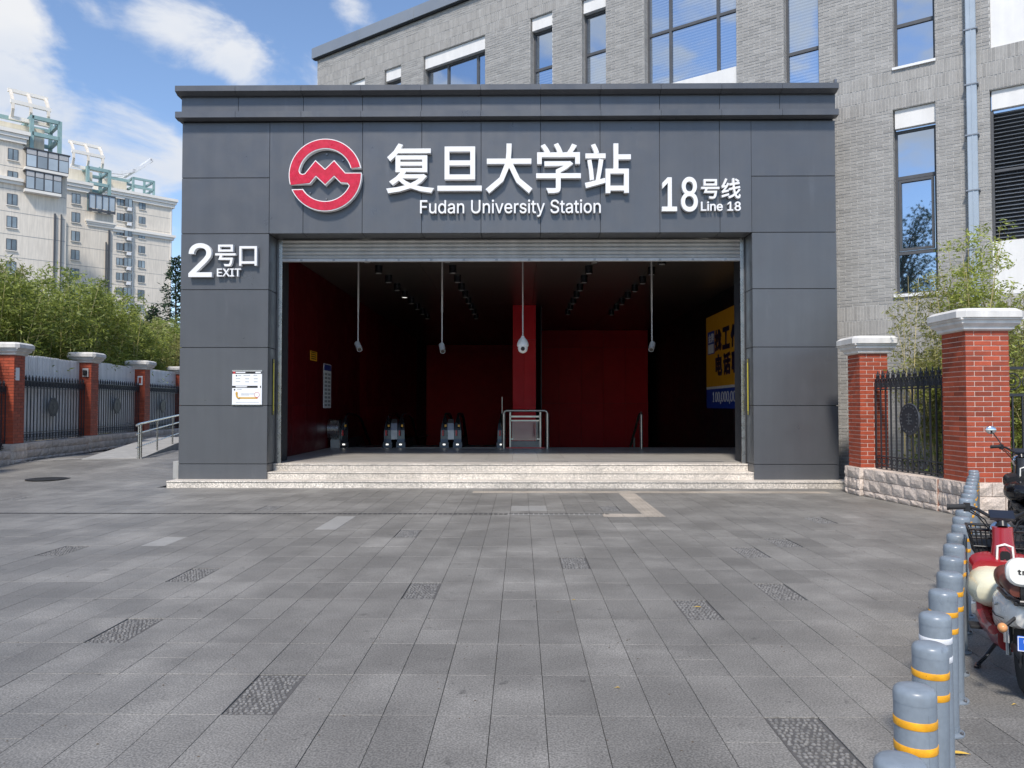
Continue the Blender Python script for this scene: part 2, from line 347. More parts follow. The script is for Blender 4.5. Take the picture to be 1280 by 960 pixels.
    def ring(s, c, R, r, n=20, k_=6, plane='xz', tone=0.0):
        pts = []
        for i in range(n+1):
            t = 2*PI*i/n; a, b = R*math.cos(t), R*math.sin(t)
            pts.append(Vector(c) + (Vector((a, 0, b)) if plane == 'xz' else Vector((a, b, 0)) if plane == 'xy' else Vector((0, a, b))))
        return s.tube(pts, r, k_, tone, caps=False)
    def prism(s, poly, y0, y1, plane='xz', tone=0.0):
        """extrude a polygon; plane xz extrudes along y, yz along x, xy along z"""
        n = len(poly)
        def p3(a, b, c): return (a, c, b) if plane == 'xz' else (c, a, b) if plane == 'yz' else (a, b, c)
        vs = [p3(a, b, y0) for a, b in poly] + [p3(a, b, y1) for a, b in poly]
        return s.add(vs, [list(range(n)), list(range(n, 2*n))[::-1]] + [(i, (i+1) % n, n+(i+1) % n, n+i) for i in range(n)], tone)
    def loft(s, rings, tone=0.0, caps=True):
        n = len(rings[0]); vs = [p for r in rings for p in r]; fs = []
        for i in range(len(rings)-1):
            for k in range(n):
                k2 = (k+1) % n; fs.append((i*n+k, i*n+k2, (i+1)*n+k2, (i+1)*n+k))
        if caps: fs.append(list(range(n))[::-1]); fs.append([(len(rings)-1)*n+k for k in range(n)])
        return s.add(vs, fs, tone)
    def mesh(s, name, m, smooth=False, sub=0, fixn=True):
        me = bpy.data.meshes.new(name); me.from_pydata([tuple(v) for v in s.v], [], s.f); me.materials.append(M[m] if isinstance(m, str) else m)
        if any(s.t):
            at = me.attributes.new('tone', 'FLOAT', 'FACE'); at.data.foreach_set('value', s.t)
        me.update()
        if fixn and len(s.f) < 60000:
            bm = bmesh.new(); bm.from_mesh(me); bmesh.ops.recalc_face_normals(bm, faces=bm.faces); bm.to_mesh(me); bm.free()
        if smooth:
            me.shade_smooth()
            try: me.set_sharp_from_angle(angle=math.radians(38))
            except Exception: pass
        return me
    def build(s, name, m, parent=None, smooth=False, tone=None, fixn=True, kind=None, label=None):
        o = link(name, s.mesh(name, m, smooth, fixn=fixn), parent, (0, 0, 0), tone)
        if parent is not None and s.mx is None and s.o.length == 0 and getattr(s, 'world', False): o.location = -parent.location
        if kind: o['kind'] = kind
        if label: o['label'] = label
        return o
def WB():      # a builder in world coordinates for parts of unrotated things
    b = MB(); b.world = True; return b
def boxpart(name, m, parent, x0, x1, y0, y1, z0, z1, c=0.0, tone=None, label=None, world=True):
    b = WB() if world else MB()
    b.cham(x0, x1, y0, y1, z0, z1, c) if c else b.box(x0, x1, y0, y1, z0, z1)
    return b.build(name, m, parent, tone=tone, label=label)
def structure(name, b, m, **k):
    o = b.build(name, m, None, **k); o['kind'] = 'structure'; return o
def sstep(t): t = max(0.0, min(1.0, t)); return t*t*(3-2*t)
def gz(x, y):  # the forecourt rises gently at the back left
    return 0.24*sstep((y-13.5)/8)*sstep((-x-7.3)/2.2)

GL = {",":[188,[[38,-119,68,71,137,71,84,-119]]],"0":[453,[[227,-7,191,-3,158,7,130,24,105,48,85,77,69,113,57,155,50,202,48,254,50,306,57,353,69,395,85,431,106,461,130,484,159,502,191,512,227,516,262,512,295,502,323,484,348,461,368,431,384,395,396,353,403,306,405,254,403,202,396,155,384,113,368,77,348,48,323,24,295,7,263,-3],[227,50,250,52,271,60,290,74,306,92,320,116,330,144,338,176,342,213,344,254,342,295,338,332,330,365,320,393,306,416,290,435,271,449,250,457,227,460,203,457,182,449,163,435,147,416,134,393,123,365,115,332,111,295,109,254,111,213,115,176,123,144,134,116,147,92,163,74,182,60,203,52]]],"1":[453,[[76,0,76,55,391,55,391,0],[276,509,276,0,212,0,212,448,209,448,86,358,86,427,198,509]]],"2":[453,[[64,0,64,47,282,282,311,327,316,341,319,356,320,371,319,389,315,405,308,419,298,431,287,441,273,449,258,455,224,460,205,458,188,454,172,447,159,438,148,427,139,413,132,398,128,381,127,362,66,362,68,391,75,418,86,442,102,464,121,482,143,496,168,507,196,513,225,516,254,513,281,507,306,497,328,482,346,465,361,445,372,423,379,398,381,372,380,354,377,336,371,318,363,299,317,235,153,60,153,57,389,57,389,0]]],"3":[453,[[218,-7,188,-5,159,1,133,10,108,22,88,38,70,57,57,79,48,104,44,132,109,132,112,115,118,100,126,87,137,76,150,66,165,59,182,54,200,51,219,50,239,51,258,55,275,61,291,69,304,80,315,93,323,108,328,125,329,145,328,163,323,180,316,196,306,211,292,223,275,234,254,241,229,246,201,248,157,248,157,299,288,448,288,452,70,452,70,509,372,509,372,461,211,278,211,289,247,290,279,286,308,276,333,262,354,244,371,222,383,198,391,173,393,145,390,116,383,90,370,66,354,45,333,27,309,12,281,2,251,-5]]],"4":[453,[[40,105,40,158,247,509,311,509,109,166,109,163,413,163,413,105],[282,0,282,318,343,318,343,0]]],"5":[453,[[221,-7,192,-5,165,1,140,11,118,25,99,41,83,60,71,82,63,105,60,130,122,130,125,115,130,102,138,89,148,78,160,68,173,60,188,54,204,51,221,50,241,51,259,56,276,64,291,75,304,89,314,104,322,122,326,141,328,162,326,183,321,203,314,221,303,237,290,251,275,262,257,270,238,275,218,277,201,276,184,273,167,268,152,262,139,255,128,246,67,253,96,509,366,509,366,452,151,452,134,301,136,301,148,311,178,325,194,330,212,333,229,334,252,332,274,328,294,321,313,311,330,299,345,285,358,269,370,251,379,231,386,210,390,187,391,163,388,132,381,102,369,76,352,52,332,32,309,15,282,3,253,-4]]],"6":[453,[[226,-7,196,-4,168,3,142,15,119,31,100,51,84,74,73,101,66,130,64,162,65,187,71,212,80,239,93,268,112,302,252,509,322,509,151,261,145,261,157,279,165,288,184,302,208,311,235,314,265,312,291,305,316,295,337,280,355,262,370,240,380,215,387,187,389,157,387,127,379,98,368,73,352,50,333,30,310,14,284,3,257,-4],[226,48,245,50,263,55,279,63,293,73,304,86,314,101,322,119,326,137,327,157,326,178,322,196,314,213,304,228,293,241,279,251,263,259,245,264,226,265,207,264,190,259,174,252,160,241,148,229,138,214,131,197,126,179,125,158,126,138,131,119,138,102,148,86,160,73,174,63,190,55,207,50]]],"7":[453,[[97,0,323,448,323,452,62,452,62,509,391,509,391,449,165,0]]],"8":[453,[[226,-7,193,-5,163,1,136,11,111,25,91,42,74,62,62,84,54,109,52,135,53,156,58,176,65,195,75,212,87,228,101,241,117,252,134,260,153,265,153,267,129,276,109,289,93,308,80,330,73,354,70,380,73,405,79,429,90,450,106,469,124,485,146,498,170,508,197,514,226,516,255,514,282,508,306,498,328,485,346,469,361,450,373,429,379,405,382,380,379,354,372,330,359,308,343,289,323,276,300,267,300,265,319,260,335,252,351,241,365,228,377,212,387,195,395,176,399,156,401,135,398,109,391,84,378,62,362,42,341,25,317,11,289,1,259,-5],[226,49,248,50,267,54,285,60,300,69,313,79,323,91,331,106,335,121,337,139,335,157,330,173,322,189,312,202,283,223,265,230,247,234,226,235,206,234,187,230,169,223,140,202,130,189,122,173,117,157,115,139,117,121,121,106,129,91,139,79,152,69,167,60,185,54,205,50],[226,290,244,291,260,294,274,300,287,308,298,318,307,330,314,344,318,359,319,376,318,392,314,407,308,420,299,432,288,442,275,449,260,455,244,459,226,460,208,459,192,455,177,449,164,442,153,432,138,407,134,392,133,376,134,359,138,344,145,330,154,318,165,308,178,300,193,294,209,291]]],"9":[453,[[226,516,256,513,285,506,310,494,333,478,352,458,368,434,380,408,387,378,389,347,387,322,382,296,373,270,359,240,340,207,315,168,200,0,130,0,301,248,307,248,302,238,295,229,287,221,268,207,232,195,188,197,161,203,137,214,116,229,98,247,83,269,72,294,66,321,64,352,66,382,73,411,85,436,101,459,120,479,143,494,168,506,196,513],[226,460,207,459,190,454,174,446,160,435,148,423,138,407,131,390,127,372,125,352,127,331,131,313,138,295,148,280,160,268,174,257,190,250,207,245,226,243,245,245,263,249,279,257,293,267,305,280,314,295,322,312,326,330,327,350,326,371,322,390,314,407,305,422,293,435,279,446,263,454,245,459]]],"A":[480,[[16,0,201,509,276,509,463,0,395,0,232,478,245,478,213,371,191,302,85,0],[110,142,110,199,370,199,370,142]]],"E":[419,[[60,0,60,509,372,509,372,452,125,452,125,286,355,286,355,229,125,229,125,57,375,57,375,0]]],"F":[410,[[60,0,60,509,369,509,369,452,125,452,125,278,346,278,346,221,125,221,125,0]]],"I":[300,[[31,0,31,57,118,57,118,452,31,452,31,509,269,509,269,452,183,452,183,57,269,57,269,0]]],"L":[393,[[60,0,60,509,125,509,125,57,361,57,361,0]]],"S":[447,[[224,-9,188,-7,156,-1,128,9,102,23,81,40,64,60,51,83,42,109,38,137,104,137,108,118,114,102,123,88,136,76,150,66,166,59,185,53,204,50,224,49,246,50,267,54,286,60,303,69,317,79,329,92,338,106,344,122,346,139,344,154,340,168,332,179,322,189,296,205,184,239,145,253,112,269,86,289,67,313,56,341,52,372,54,400,62,425,75,448,92,468,113,484,138,498,165,508,195,514,227,516,259,514,289,508,316,498,340,484,360,468,377,449,390,427,398,403,401,378,337,378,332,402,320,421,302,437,280,449,254,456,225,459,185,454,167,448,152,440,139,430,129,418,121,405,117,391,115,376,117,359,122,345,131,334,142,324,155,315,312,264,344,248,359,238,372,226,384,213,395,198,402,180,407,161,408,139,406,112,399,87,386,64,370,43,349,25,323,11,294,0,261,-7]]],"T":[449,[[32,452,32,509,417,509,417,452,257,452,257,0,193,0,193,452]]],"U":[517,[[259,-8,220,-6,186,2,154,15,126,33,103,55,85,80,71,108,63,140,60,173,60,509,124,509,124,178,126,155,132,133,141,113,153,95,169,80,187,68,208,59,232,53,259,52,285,53,309,59,331,68,349,80,364,95,377,113,385,133,391,155,393,178,393,509,457,509,457,173,454,140,446,108,433,80,414,55,391,33,363,15,332,2,297,-6]]],"X":[474,[[18,0,217,284,217,236,29,509,104,509,230,318,243,292,232,292,374,509,446,509,259,239,259,287,456,0,382,0,230,231,244,231,91,0]]],"a":[389,[[160,-9,137,-7,115,-3,94,5,76,15,60,29,48,45,38,63,32,84,30,108,32,128,36,146,43,161,53,174,64,184,78,193,92,200,125,211,257,231,265,235,271,240,274,246,275,272,272,285,267,297,260,307,251,315,240,322,227,327,212,330,196,331,178,330,163,327,149,322,137,316,127,309,118,301,110,292,104,283,100,274,41,291,51,313,64,331,79,346,95,358,114,368,133,375,153,380,173,383,208,384,255,375,271,369,300,350,312,336,322,320,330,301,335,278,337,251,337,0,277,0,277,52,272,52,267,43,252,25,242,16,215,1,199,-4],[170,45,192,47,211,51,228,59,242,68,254,80,263,93,270,108,274,122,276,138,276,190,267,184,134,159,112,147,103,139,97,130,93,118,92,105,93,93,96,82,102,72,109,64,119,57,142,48]]],"b":[424,[[229,-8,208,-7,189,-3,172,4,147,21,123,50,118,59,112,59,112,0,53,0,53,509,114,509,114,319,118,319,137,346,171,373,188,379,207,383,229,384,259,382,287,374,313,361,335,342,354,320,370,293,381,261,388,227,390,189,388,151,381,116,370,84,355,57,336,34,313,16,288,3,260,-6],[220,47,242,49,262,55,279,66,294,80,306,97,316,117,323,139,327,163,328,189,327,215,323,239,316,261,307,281,295,298,280,311,262,322,243,328,220,330,198,328,178,322,161,312,147,299,134,282,125,263,118,241,114,216,113,189,114,162,118,138,125,115,135,95,147,78,162,65,179,55,198,49]]],"d":[424,[[195,-8,165,-6,137,3,111,16,89,34,70,57,55,84,43,116,36,151,34,189,36,227,43,261,55,293,70,320,89,342,112,361,137,374,165,382,196,384,218,383,237,379,253,373,267,364,287,346,306,319,311,319,311,509,372,509,372,0,313,0,313,59,307,59,287,31,277,21,266,12,252,4,236,-3,217,-7],[205,47,226,49,246,55,263,65,278,78,290,95,299,115,306,138,310,162,312,189,310,216,306,241,300,263,290,282,278,299,263,312,246,322,227,328,205,330,182,328,162,322,145,311,130,298,118,281,108,261,102,239,98,215,96,189,98,163,102,139,109,117,118,97,130,80,145,66,162,55,182,49]]],"e":[404,[[212,-8,177,-5,145,3,117,16,92,35,72,58,56,85,44,116,37,150,34,187,36,224,44,258,55,290,71,317,91,340,115,359,142,373,172,382,205,384,226,383,246,380,266,374,285,366,303,355,319,341,334,324,347,305,357,282,365,256,370,227,371,169,75,169,75,221,338,221,310,202,308,226,304,248,298,269,288,286,277,301,263,314,246,323,227,328,205,330,183,328,164,323,146,313,131,301,119,286,109,270,102,251,97,231,96,178,98,151,102,127,110,106,121,88,135,73,151,61,169,53,190,48,212,46,241,49,254,53,265,58,276,65,294,82,306,105,365,91,358,72,348,55,335,39,320,26,302,14,283,4,261,-3,237,-7]]],"i":[167,[[53,0,53,379,114,379,114,0],[84,443,73,444,63,448,54,455,47,463,43,472,41,483,43,494,47,504,54,512,63,518,73,522,84,524,95,522,105,518,114,512,121,504,125,494,126,483,125,472,121,463,114,455,105,448,95,444]]],"l":[189,[[112,0,91,8,74,20,62,37,55,59,53,84,53,509,114,509,114,83,120,62,126,57,135,53,170,54,181,3]]],"m":[610,[[53,0,53,379,112,379,112,295,108,295,114,314,122,331,132,346,144,358,158,368,172,376,187,382,203,385,219,386,245,383,268,375,287,361,303,342,314,320,321,295,312,295,318,312,326,329,337,343,350,356,364,366,381,375,398,381,417,385,437,386,458,385,478,380,497,372,514,361,529,346,541,328,550,307,555,283,557,255,557,0,496,0,496,254,493,279,485,298,473,313,456,323,438,329,419,330,402,329,387,326,374,320,363,312,353,302,345,290,336,263,335,247,335,0,274,0,274,260,272,280,265,297,253,311,238,322,220,328,199,330,185,329,171,326,158,320,145,312,135,302,126,289,119,274,115,257,114,238,114,0]]],"n":[410,[[114,227,114,0,53,0,53,379,112,379,112,287,102,287,116,319,132,344,152,362,175,374,200,382,227,384,252,383,275,377,295,369,313,356,328,340,341,321,350,298,355,271,357,240,357,0,296,0,296,235,293,263,286,286,273,304,256,318,235,326,210,329,192,328,176,324,161,317,147,308,136,297,126,283,119,266,115,248]]],"o":[415,[[207,-8,174,-5,144,3,117,16,93,35,72,58,56,85,44,116,37,150,34,187,37,225,44,260,56,291,72,318,93,341,117,360,144,374,174,382,207,384,241,382,271,374,299,360,323,341,343,318,359,291,371,260,379,225,381,187,379,150,371,116,359,85,343,58,323,35,299,16,271,3,241,-5],[207,46,231,49,252,55,270,66,285,80,298,97,307,117,314,139,318,163,319,187,318,212,314,236,307,258,298,278,285,296,270,310,252,321,231,328,207,330,184,328,163,321,145,310,130,296,118,278,108,258,102,236,98,212,96,187,98,163,102,139,108,117,118,97,130,80,145,66,163,55,184,49]]],"r":[259,[[53,0,53,379,112,379,112,321,115,321,124,339,137,354,152,367,171,377,191,383,243,384,243,322,174,321,159,315,146,306,135,296,126,284,119,269,115,254,114,237,114,0]]],"s":[365,[[182,-8,157,-7,133,-3,112,3,93,12,76,24,62,38,50,54,41,73,36,94,94,107,101,87,111,72,124,60,141,52,160,47,181,45,206,47,227,53,244,62,258,74,265,88,268,103,266,115,262,126,254,136,243,144,229,150,212,155,149,170,118,180,92,192,72,208,58,227,50,249,47,274,49,295,55,314,65,332,79,347,95,360,115,370,137,378,161,383,187,384,212,383,234,379,254,372,271,363,286,352,299,339,318,308,324,290,268,277,262,291,254,304,243,316,228,325,210,331,187,333,166,331,147,326,131,317,119,305,111,292,109,277,110,264,115,253,124,243,136,235,172,223,229,209,261,200,287,187,306,171,320,153,328,131,331,107,329,85,323,65,312,47,298,31,281,18,260,6,236,-2,210,-7]]],"t":[227,[[204,379,204,327,6,327,6,379],[65,471,126,471,126,98,127,83,130,70,136,61,144,55,156,51,202,54,213,2,138,-1,113,7,92,21,77,41,68,64,65,93]]],"u":[410,[[182,-5,158,-3,135,2,115,11,97,23,82,39,69,59,60,82,54,109,53,139,53,379,114,379,114,144,116,117,124,94,137,75,154,61,175,53,200,50,218,51,234,55,249,62,263,71,274,83,283,97,290,113,295,132,296,153,296,379,357,379,357,0,298,0,298,92,307,92,294,60,277,35,257,17,234,5,209,-3]]],"v":[389,[[163,0,17,379,84,379,206,21,184,21,305,379,371,379,226,0]]],"y":[389,[[47,-139,61,-86,94,-90,104,-89,113,-86,122,-81,130,-74,138,-64,145,-51,163,-1,17,379,84,379,206,21,184,21,305,379,371,379,196,-77,187,-93,177,-107,165,-119,153,-128,139,-136,125,-141,109,-144,57,-142]]]}
from mathutils.geometry import delaunay_2d_cdt
def curve_mesh(name, loops, depth, m, offset=0.0, bevel=0.0):
    """flat outline (outer loops and holes) filled and extruded to depth"""
    def area(l): return sum(l[i-1][0]*l[i][1]-l[i][0]*l[i-1][1] for i in range(len(l)))/2
    def wind(p, l):
        c = 0
        for i in range(len(l)):
            (x0, y0), (x1, y1) = l[i-1], l[i]
            if (y0 > p[1]) != (y1 > p[1]) and p[0] < (x1-x0)*(p[1]-y0)/(y1-y0)+x0: c += 1 if y1 > y0 else -1
        return c
    fixed = []
    for k, l in enumerate(loops):
        hole = sum(wind(l[0], q) != 0 for j, q in enumerate(loops) if j != k) % 2 == 1
        if (area(l) > 0) == hole: l = l[::-1]
        fixed.append(l)
    if offset: fixed = poly_offset(fixed, offset)
    vs = []; es = []
    for l in fixed:
        b = len(vs); vs += [Vector(p) for p in l]; es += [(b+i, b+(i+1) % len(l)) for i in range(len(l))]
    ov, oe, of, *_ = delaunay_2d_cdt(vs, es, [], 0, 1e-6)
    tris = [f for f in of if sum(wind((sum(ov[i].x for i in f)/3, sum(ov[i].y for i in f)/3), l) for l in fixed) > 0]
    n = len(ov); V = [(p.x, p.y, -depth/2) for p in ov]+[(p.x, p.y, depth/2) for p in ov]; F = []
    cnt = {}
    for f in tris:
        for i in range(3): e = (f[i], f[(i+1) % 3]); cnt[e] = 1
    for f in tris: F.append(tuple(f[::-1])); F.append(tuple(i+n for i in f))
    for (i, j) in cnt:
        if (j, i) not in cnt: F.append((i, j, j+n, i+n))
    me = bpy.data.meshes.new(name); me.from_pydata(V, [], F); me.materials.append(M[m]); me.update()
    bm = bmesh.new(); bm.from_mesh(me); bmesh.ops.delete(bm, geom=[v for v in bm.verts if not v.link_faces], context='VERTS'); bmesh.ops.recalc_face_normals(bm, faces=bm.faces); bm.to_mesh(me); bm.free()
    return me
def han_mesh(ch, depth, m, offset=0.02, bevel=0.0):
    """outline of one character from Blender's built-in font, emboldened and extruded"""
    c = bpy.data.curves.new('glyph', 'FONT'); c.body = ch; c.resolution_u = 2; c.fill_mode = 'NONE'
    o = bpy.data.objects.new('glyph', c); col.objects.link(o)
    me = bpy.data.meshes.new_from_object(o.evaluated_get(bpy.context.evaluated_depsgraph_get()))
    bpy.data.objects.remove(o); bpy.data.curves.remove(c)
    nb = {}
    for e in me.edges:
        a, b = e.vertices; nb.setdefault(a, []).append(b); nb.setdefault(b, []).append(a)
    seen = set(); loops = []
    for s in nb:
        if s in seen: continue
        l = [s]; seen.add(s)
        while True:
            n = [k for k in nb[l[-1]] if k not in seen]
            if not n: break
            seen.add(n[0]); l.append(n[0])
        pts = [(me.vertices[i].co.x, me.vertices[i].co.y) for i in l]
        pts = [p for i, p in enumerate(pts) if math.hypot(p[0]-pts[i-1][0], p[1]-pts[i-1][1]) > .002]
        if len(pts) > 2: loops.append(pts)
    return curve_mesh('character', loops, depth, m, offset)
def poly_offset(loops, d):
    def area(l): return sum(l[i-1][0]*l[i][1]-l[i][0]*l[i-1][1] for i in range(len(l)))/2
    def inside(p, l):
        c = False
        for i in range(len(l)):
            (x0, y0), (x1, y1) = l[i-1], l[i]
            if (y0 > p[1]) != (y1 > p[1]) and p[0] < (x1-x0)*(p[1]-y0)/(y1-y0)+x0: c = not c
        return c
    out = []
    for k, l in enumerate(loops):
        hole = sum(inside(l[0], m) for j, m in enumerate(loops) if j != k) % 2 == 1
        sg = 1 if area(l) > 0 else -1
        if hole: sg = -sg
        n = len(l); r = []
        for i in range(n):
            a, b, c = l[i-1], l[i], l[(i+1) % n]
            e1 = Vector((b[0]-a[0], b[1]-a[1])); e2 = Vector((c[0]-b[0], c[1]-b[1]))
            if e1.length < 1e-9 or e2.length < 1e-9: r.append(b); continue
            e1.normalize(); e2.normalize(); n1 = Vector((e1.y, -e1.x)); n2 = Vector((e2.y, -e2.x)); m = n1+n2
            if m.length < .3: m = n1
            m = m.normalized(); q = sg*d/max(.45, m.dot(n1)); r.append((b[0]+m.x*q, b[1]+m.y*q))
        out.append(r)
    return out
def bbox(me):
    xs = [v.co.x for v in me.vertices]; ys = [v.co.y for v in me.vertices]; return min(xs), max(xs), min(ys), max(ys)
def place_glyph(name, me, parent, x0, x1, z0, z1, y, depth, world=True, face='y'):
    """glyph drawn in its own xy plane, stood up to fill x0..x1, z0..z1 at depth y (front faces -y)"""
    a, b, c_, d = bbox(me); zs = [v.co.z for v in me.vertices]; dz = max(zs)-min(zs) or 1
    for v in me.vertices:
        px = x0 + (v.co.x-a)/(b-a)*(x1-x0); pz = z0 + (v.co.y-c_)/(d-c_)*(z1-z0); py = y - (v.co.z-min(zs))/dz*depth
        v.co = (px, py, pz) if face == 'y' else (py, -px, pz)
    me.update()
    o = link(name, me, parent)
    if world: o.location = -parent.location
    return o
def latin(name, text, parent, x0, x1, z0, z1, y, depth, m, offset=0.0, world=True, capbase=True, bevel=0.0):
    """text fitted so its caps/x-extent fill x0..x1 and z0 (baseline)..z1 (cap height)"""
    pen = 0; items = []
    for ch in text:
        if ch == ' ': pen += 200; continue
        adv, loops = GL[ch]
        items.append((ch, pen, [[(l[i]+pen, l[i+1]) for i in range(0, len(l), 2)] for l in loops])); pen += adv
    xs = [p[0] for it in items for l in it[2] for p in l]; caps = max(p[1] for it in items for l in it[2] for p in l)
    sx = (x1-x0)/(max(xs)-min(xs)); sz = (z1-z0)/caps; mn = min(xs)
    for ch, pen, loops in items:
        lp = [[(x0+(p[0]-mn)*sx, z0+p[1]*sz) for p in l] for l in loops]
        me = curve_mesh('letter', lp, depth, m, offset, bevel)
        zs = [v.co.z for v in me.vertices]
        for v in me.vertices: v.co = (v.co.x, y-(v.co.z-min(zs)), v.co.y)
        me.update(); o = link(name, me, parent)
        if world: o.location = -parent.location

# ================================================================== THE GROUND
g = MB()
def gquad(x0, x1, y0, y1):
    g.add([(x0, y0, -0.06), (x1, y0, -0.06), (x1, y1, -0.06), (x0, y1, -0.06)], [(0, 1, 2, 3)])
gquad(-1500, 1500, -1500, 12); gquad(-1500, -40, 12, 1500); gquad(-5.3, 1500, 12, 22.4)
gquad(6.2, 1500, 22.4, 1500); gquad(-5.3, 6.2, 46, 1500)
nx, ny = 24, 24
xs = [-40 + 34.7*(i/nx)**0.6 for i in range(nx+1)]; ys = [12+36*(j/ny)**1.6 for j in range(ny+1)]
xs[-1] = -5.3
g.add([(x, y, gz(x, y)-0.06 if x > -39.9 else gz(x, y)-0.06) for y in ys for x in xs], [(j*(nx+1)+i, j*(nx+1)+i+1, (j+1)*(nx+1)+i+1, (j+1)*(nx+1)+i) for j in range(ny) for i in range(nx)])
g.add([(-40, 48, gz(-40, 48)-0.06), (-5.3, 48, gz(-8, 48)-0.06), (-5.3, 1500, -0.06), (-40, 1500, -0.06)], [(0, 1, 2, 3)])
ground = structure('ground', g, 'ground')

# ---- pavement of granite slabs: 0.281 x 0.6 m, each slab its own piece
SW, SL, SX, SY = 0.2812, 0.600, 0.126, 3.425
bed = MB()
xs = [-24, -16, -12] + [-10+0.5*i for i in range(7)] + [-7.0, 16]
ys = [0.4, 8, 13.5] + [14.5+0.8*i for i in range(9)] + [24]
for i in range(len(xs)-1):
    for j in range(len(ys)-1):
        x0, x1, y0, y1 = xs[i], xs[i+1], ys[j], ys[j+1]
        if x1 > -6.95 and y1 > 13.6:
            if y0 > 13.5: continue
            y1 = 15.2
        if x0 >= -7.1 and y0 >= 13.5 and i < len(xs)-2: continue
        bed.add([(x0, y0, gz(x0, y0)-0.032), (x1, y0, gz(x1, y0)-0.032), (x1, y1, gz(x1, y1)-0.032), (x0, y1, gz(x0, y1)-0.032)], [(0, 1, 2, 3)])
bed.add([(-6.95, 13.5, -0.0325), (16, 13.5, -0.0325), (16, 15.2, -0.0325), (-6.95, 15.2, -0.0325)], [(0, 1, 2, 3)])
pave = structure('pavement', bed, 'joint')
def slab_verts(b, x0, x1, y0, y1, z, tone):
    c = 0.0018
    G0 = gz if z is None else None; z = 0.0 if z is None else z
    vs = [(x0, y0, z-0.03), (x1, y0, z-0.03), (x1, y1, z-0.03), (x0, y1, z-0.03), (x0, y0, z-c), (x1, y0, z-c), (x1, y1, z-c), (x0, y1, z-c),
          (x0+c, y0+c, z), (x1-c, y0+c, z), (x1-c, y1-c, z), (x0+c, y1-c, z)]
    if G0: vs = [(q[0], q[1], q[2]+G0(q[0], q[1])) for q in vs]
    b.add(vs, [(8, 9, 10, 11)] + [(i, (i+1) % 4, 4+(i+1) % 4, 4+i) for i in range(4)] + [(4+i, 4+(i+1) % 4, 8+(i+1) % 4, 8+i) for i in range(4)], tone)
slab_cache = {}
def slab_mesh(wd, ln, m):
    k = (round(wd, 3), round(ln, 3), m)
    if k not in slab_cache:
        b = MB(); slab_verts(b, -wd/2, wd/2, -ln/2, ln/2, 0, 0); slab_cache[k] = b.mesh('paving_slab', m, fixn=False)
    return slab_cache[k]
rough = {}      # special slabs by (column, row): pebbled, light, dark
def cell(x, y): return (math.floor((x-SX)/SW), math.floor((y-SY)/SL))
for x, y in ((-1.45, 4.3), (1.28, 3.7), (-2.95, 5.5), (-3.2, 7.3), (-0.82, 6.7), (1.45, 5.95), (2.1, 6.6), (0.62, 7.9), (3.0, 9.3), (-5.2, 8.8), (-1.4, 9.6), (2.6, 8.3), (4.1, 11.0), (-7.2, 10.6), (1.3, 12.2), (-3.9, 11.9), (-8.6, 13.3)):
    rough[cell(x, y)] = 'pebble'
for x, y in ((-2.50, 10.8), (-2.62, 10.2), (0.3, 12.1), (-0.1, 12.4), (-4.1, 9.4)): rough.setdefault(cell(x, y), 'light')
for x, y in ((-0.6, 4.9), (0.35, 4.4), (0.9, 6.2), (-4.0, 6.6), (2.5, 5.0), (1.9, 7.5), (2.2, 8.0), (-1.8, 7.0), (0.4, 5.6), (3.4, 8.9)): rough.setdefault(cell(x, y), 'dark')
pb = MB(); random.seed(3)
nxp, nyp = 9, 18
for i in range(nxp):
    for j in range(nyp):
        cx = -SW/2+0.012+(i+0.5+random.uniform(-.2, .2)+(0.5 if j % 2 else 0)*0.6-0.15)*(SW-0.03)/nxp; cy = -SL/2+0.012+(j+0.5+random.uniform(-.2, .2))*(SL-0.024)/nyp
        a = random.uniform(.010, .0155); b_ = random.uniform(.012, .018); h = random.uniform(-.001, .0025); r = random.uniform(-.6, .6)
        ca, sa = math.cos(r), math.sin(r); vs = []
        for sc_, z in ((1, -0.012), (0.85, -0.003), (0.35, h)):
            for k in range(5):
                t = 2*PI*k/5; u_, v_ = a*sc_*math.cos(t), b_*sc_*math.sin(t); vs.append((cx+u_*ca-v_*sa, cy+u_*sa+v_*ca, z))
        pb.add(vs, [(k, (k+1) % 5, 5+(k+1) % 5, 5+k) for k in range(5)] + [(5+k, 5+(k+1) % 5, 10+(k+1) % 5, 10+k) for k in range(5)] + [(10, 11, 12, 13, 14)], random.uniform(-1, 1))
pb.box(-SW/2+.003, SW/2-.003, -SL/2+.003, SL/2-.003, -.03, -.0065, 0)
pebble_me = pb.mesh('cobbled_slab', 'pebble', fixn=False); pebble_me.materials.append(M['pebble_bed'])
for p_ in pebble_me.polygons[-6:]: p_.material_index = 1
random.seed(11)
cells = []
for c_ in range(-86, 54):
    for r_ in range(-6, 34):
        x0 = SX+c_*SW; x1 = x0+SW; y0 = SY+r_*SL; y1 = y0+SL
        if y0 > 14.3 and x1 > -6.95: 
            if y0 < 15.0: y1 = 15.14
            else: continue
        if r_ >= 17 and x0 > -6.9 and y0 > 14.4: pass
        if x1 > -6.97 and y0 > 15: continue
        if x0 < -13.9 and y0 > 14: continue
        if y1 > 13.9 and x0 < -12.6: continue
        cells.append((c_, r_, x0, x1, y0, min(y1, 99)))
cells.sort(key=lambda q: (q[2]+q[3])**2/4*0.6+(q[4]-0)**2 if 2.2 < q[4] and abs((q[2]+q[3])/2/q[4]+0.0) < 0.72 else 1e6+q[4])
far = MB(); count = 0; skip = set()
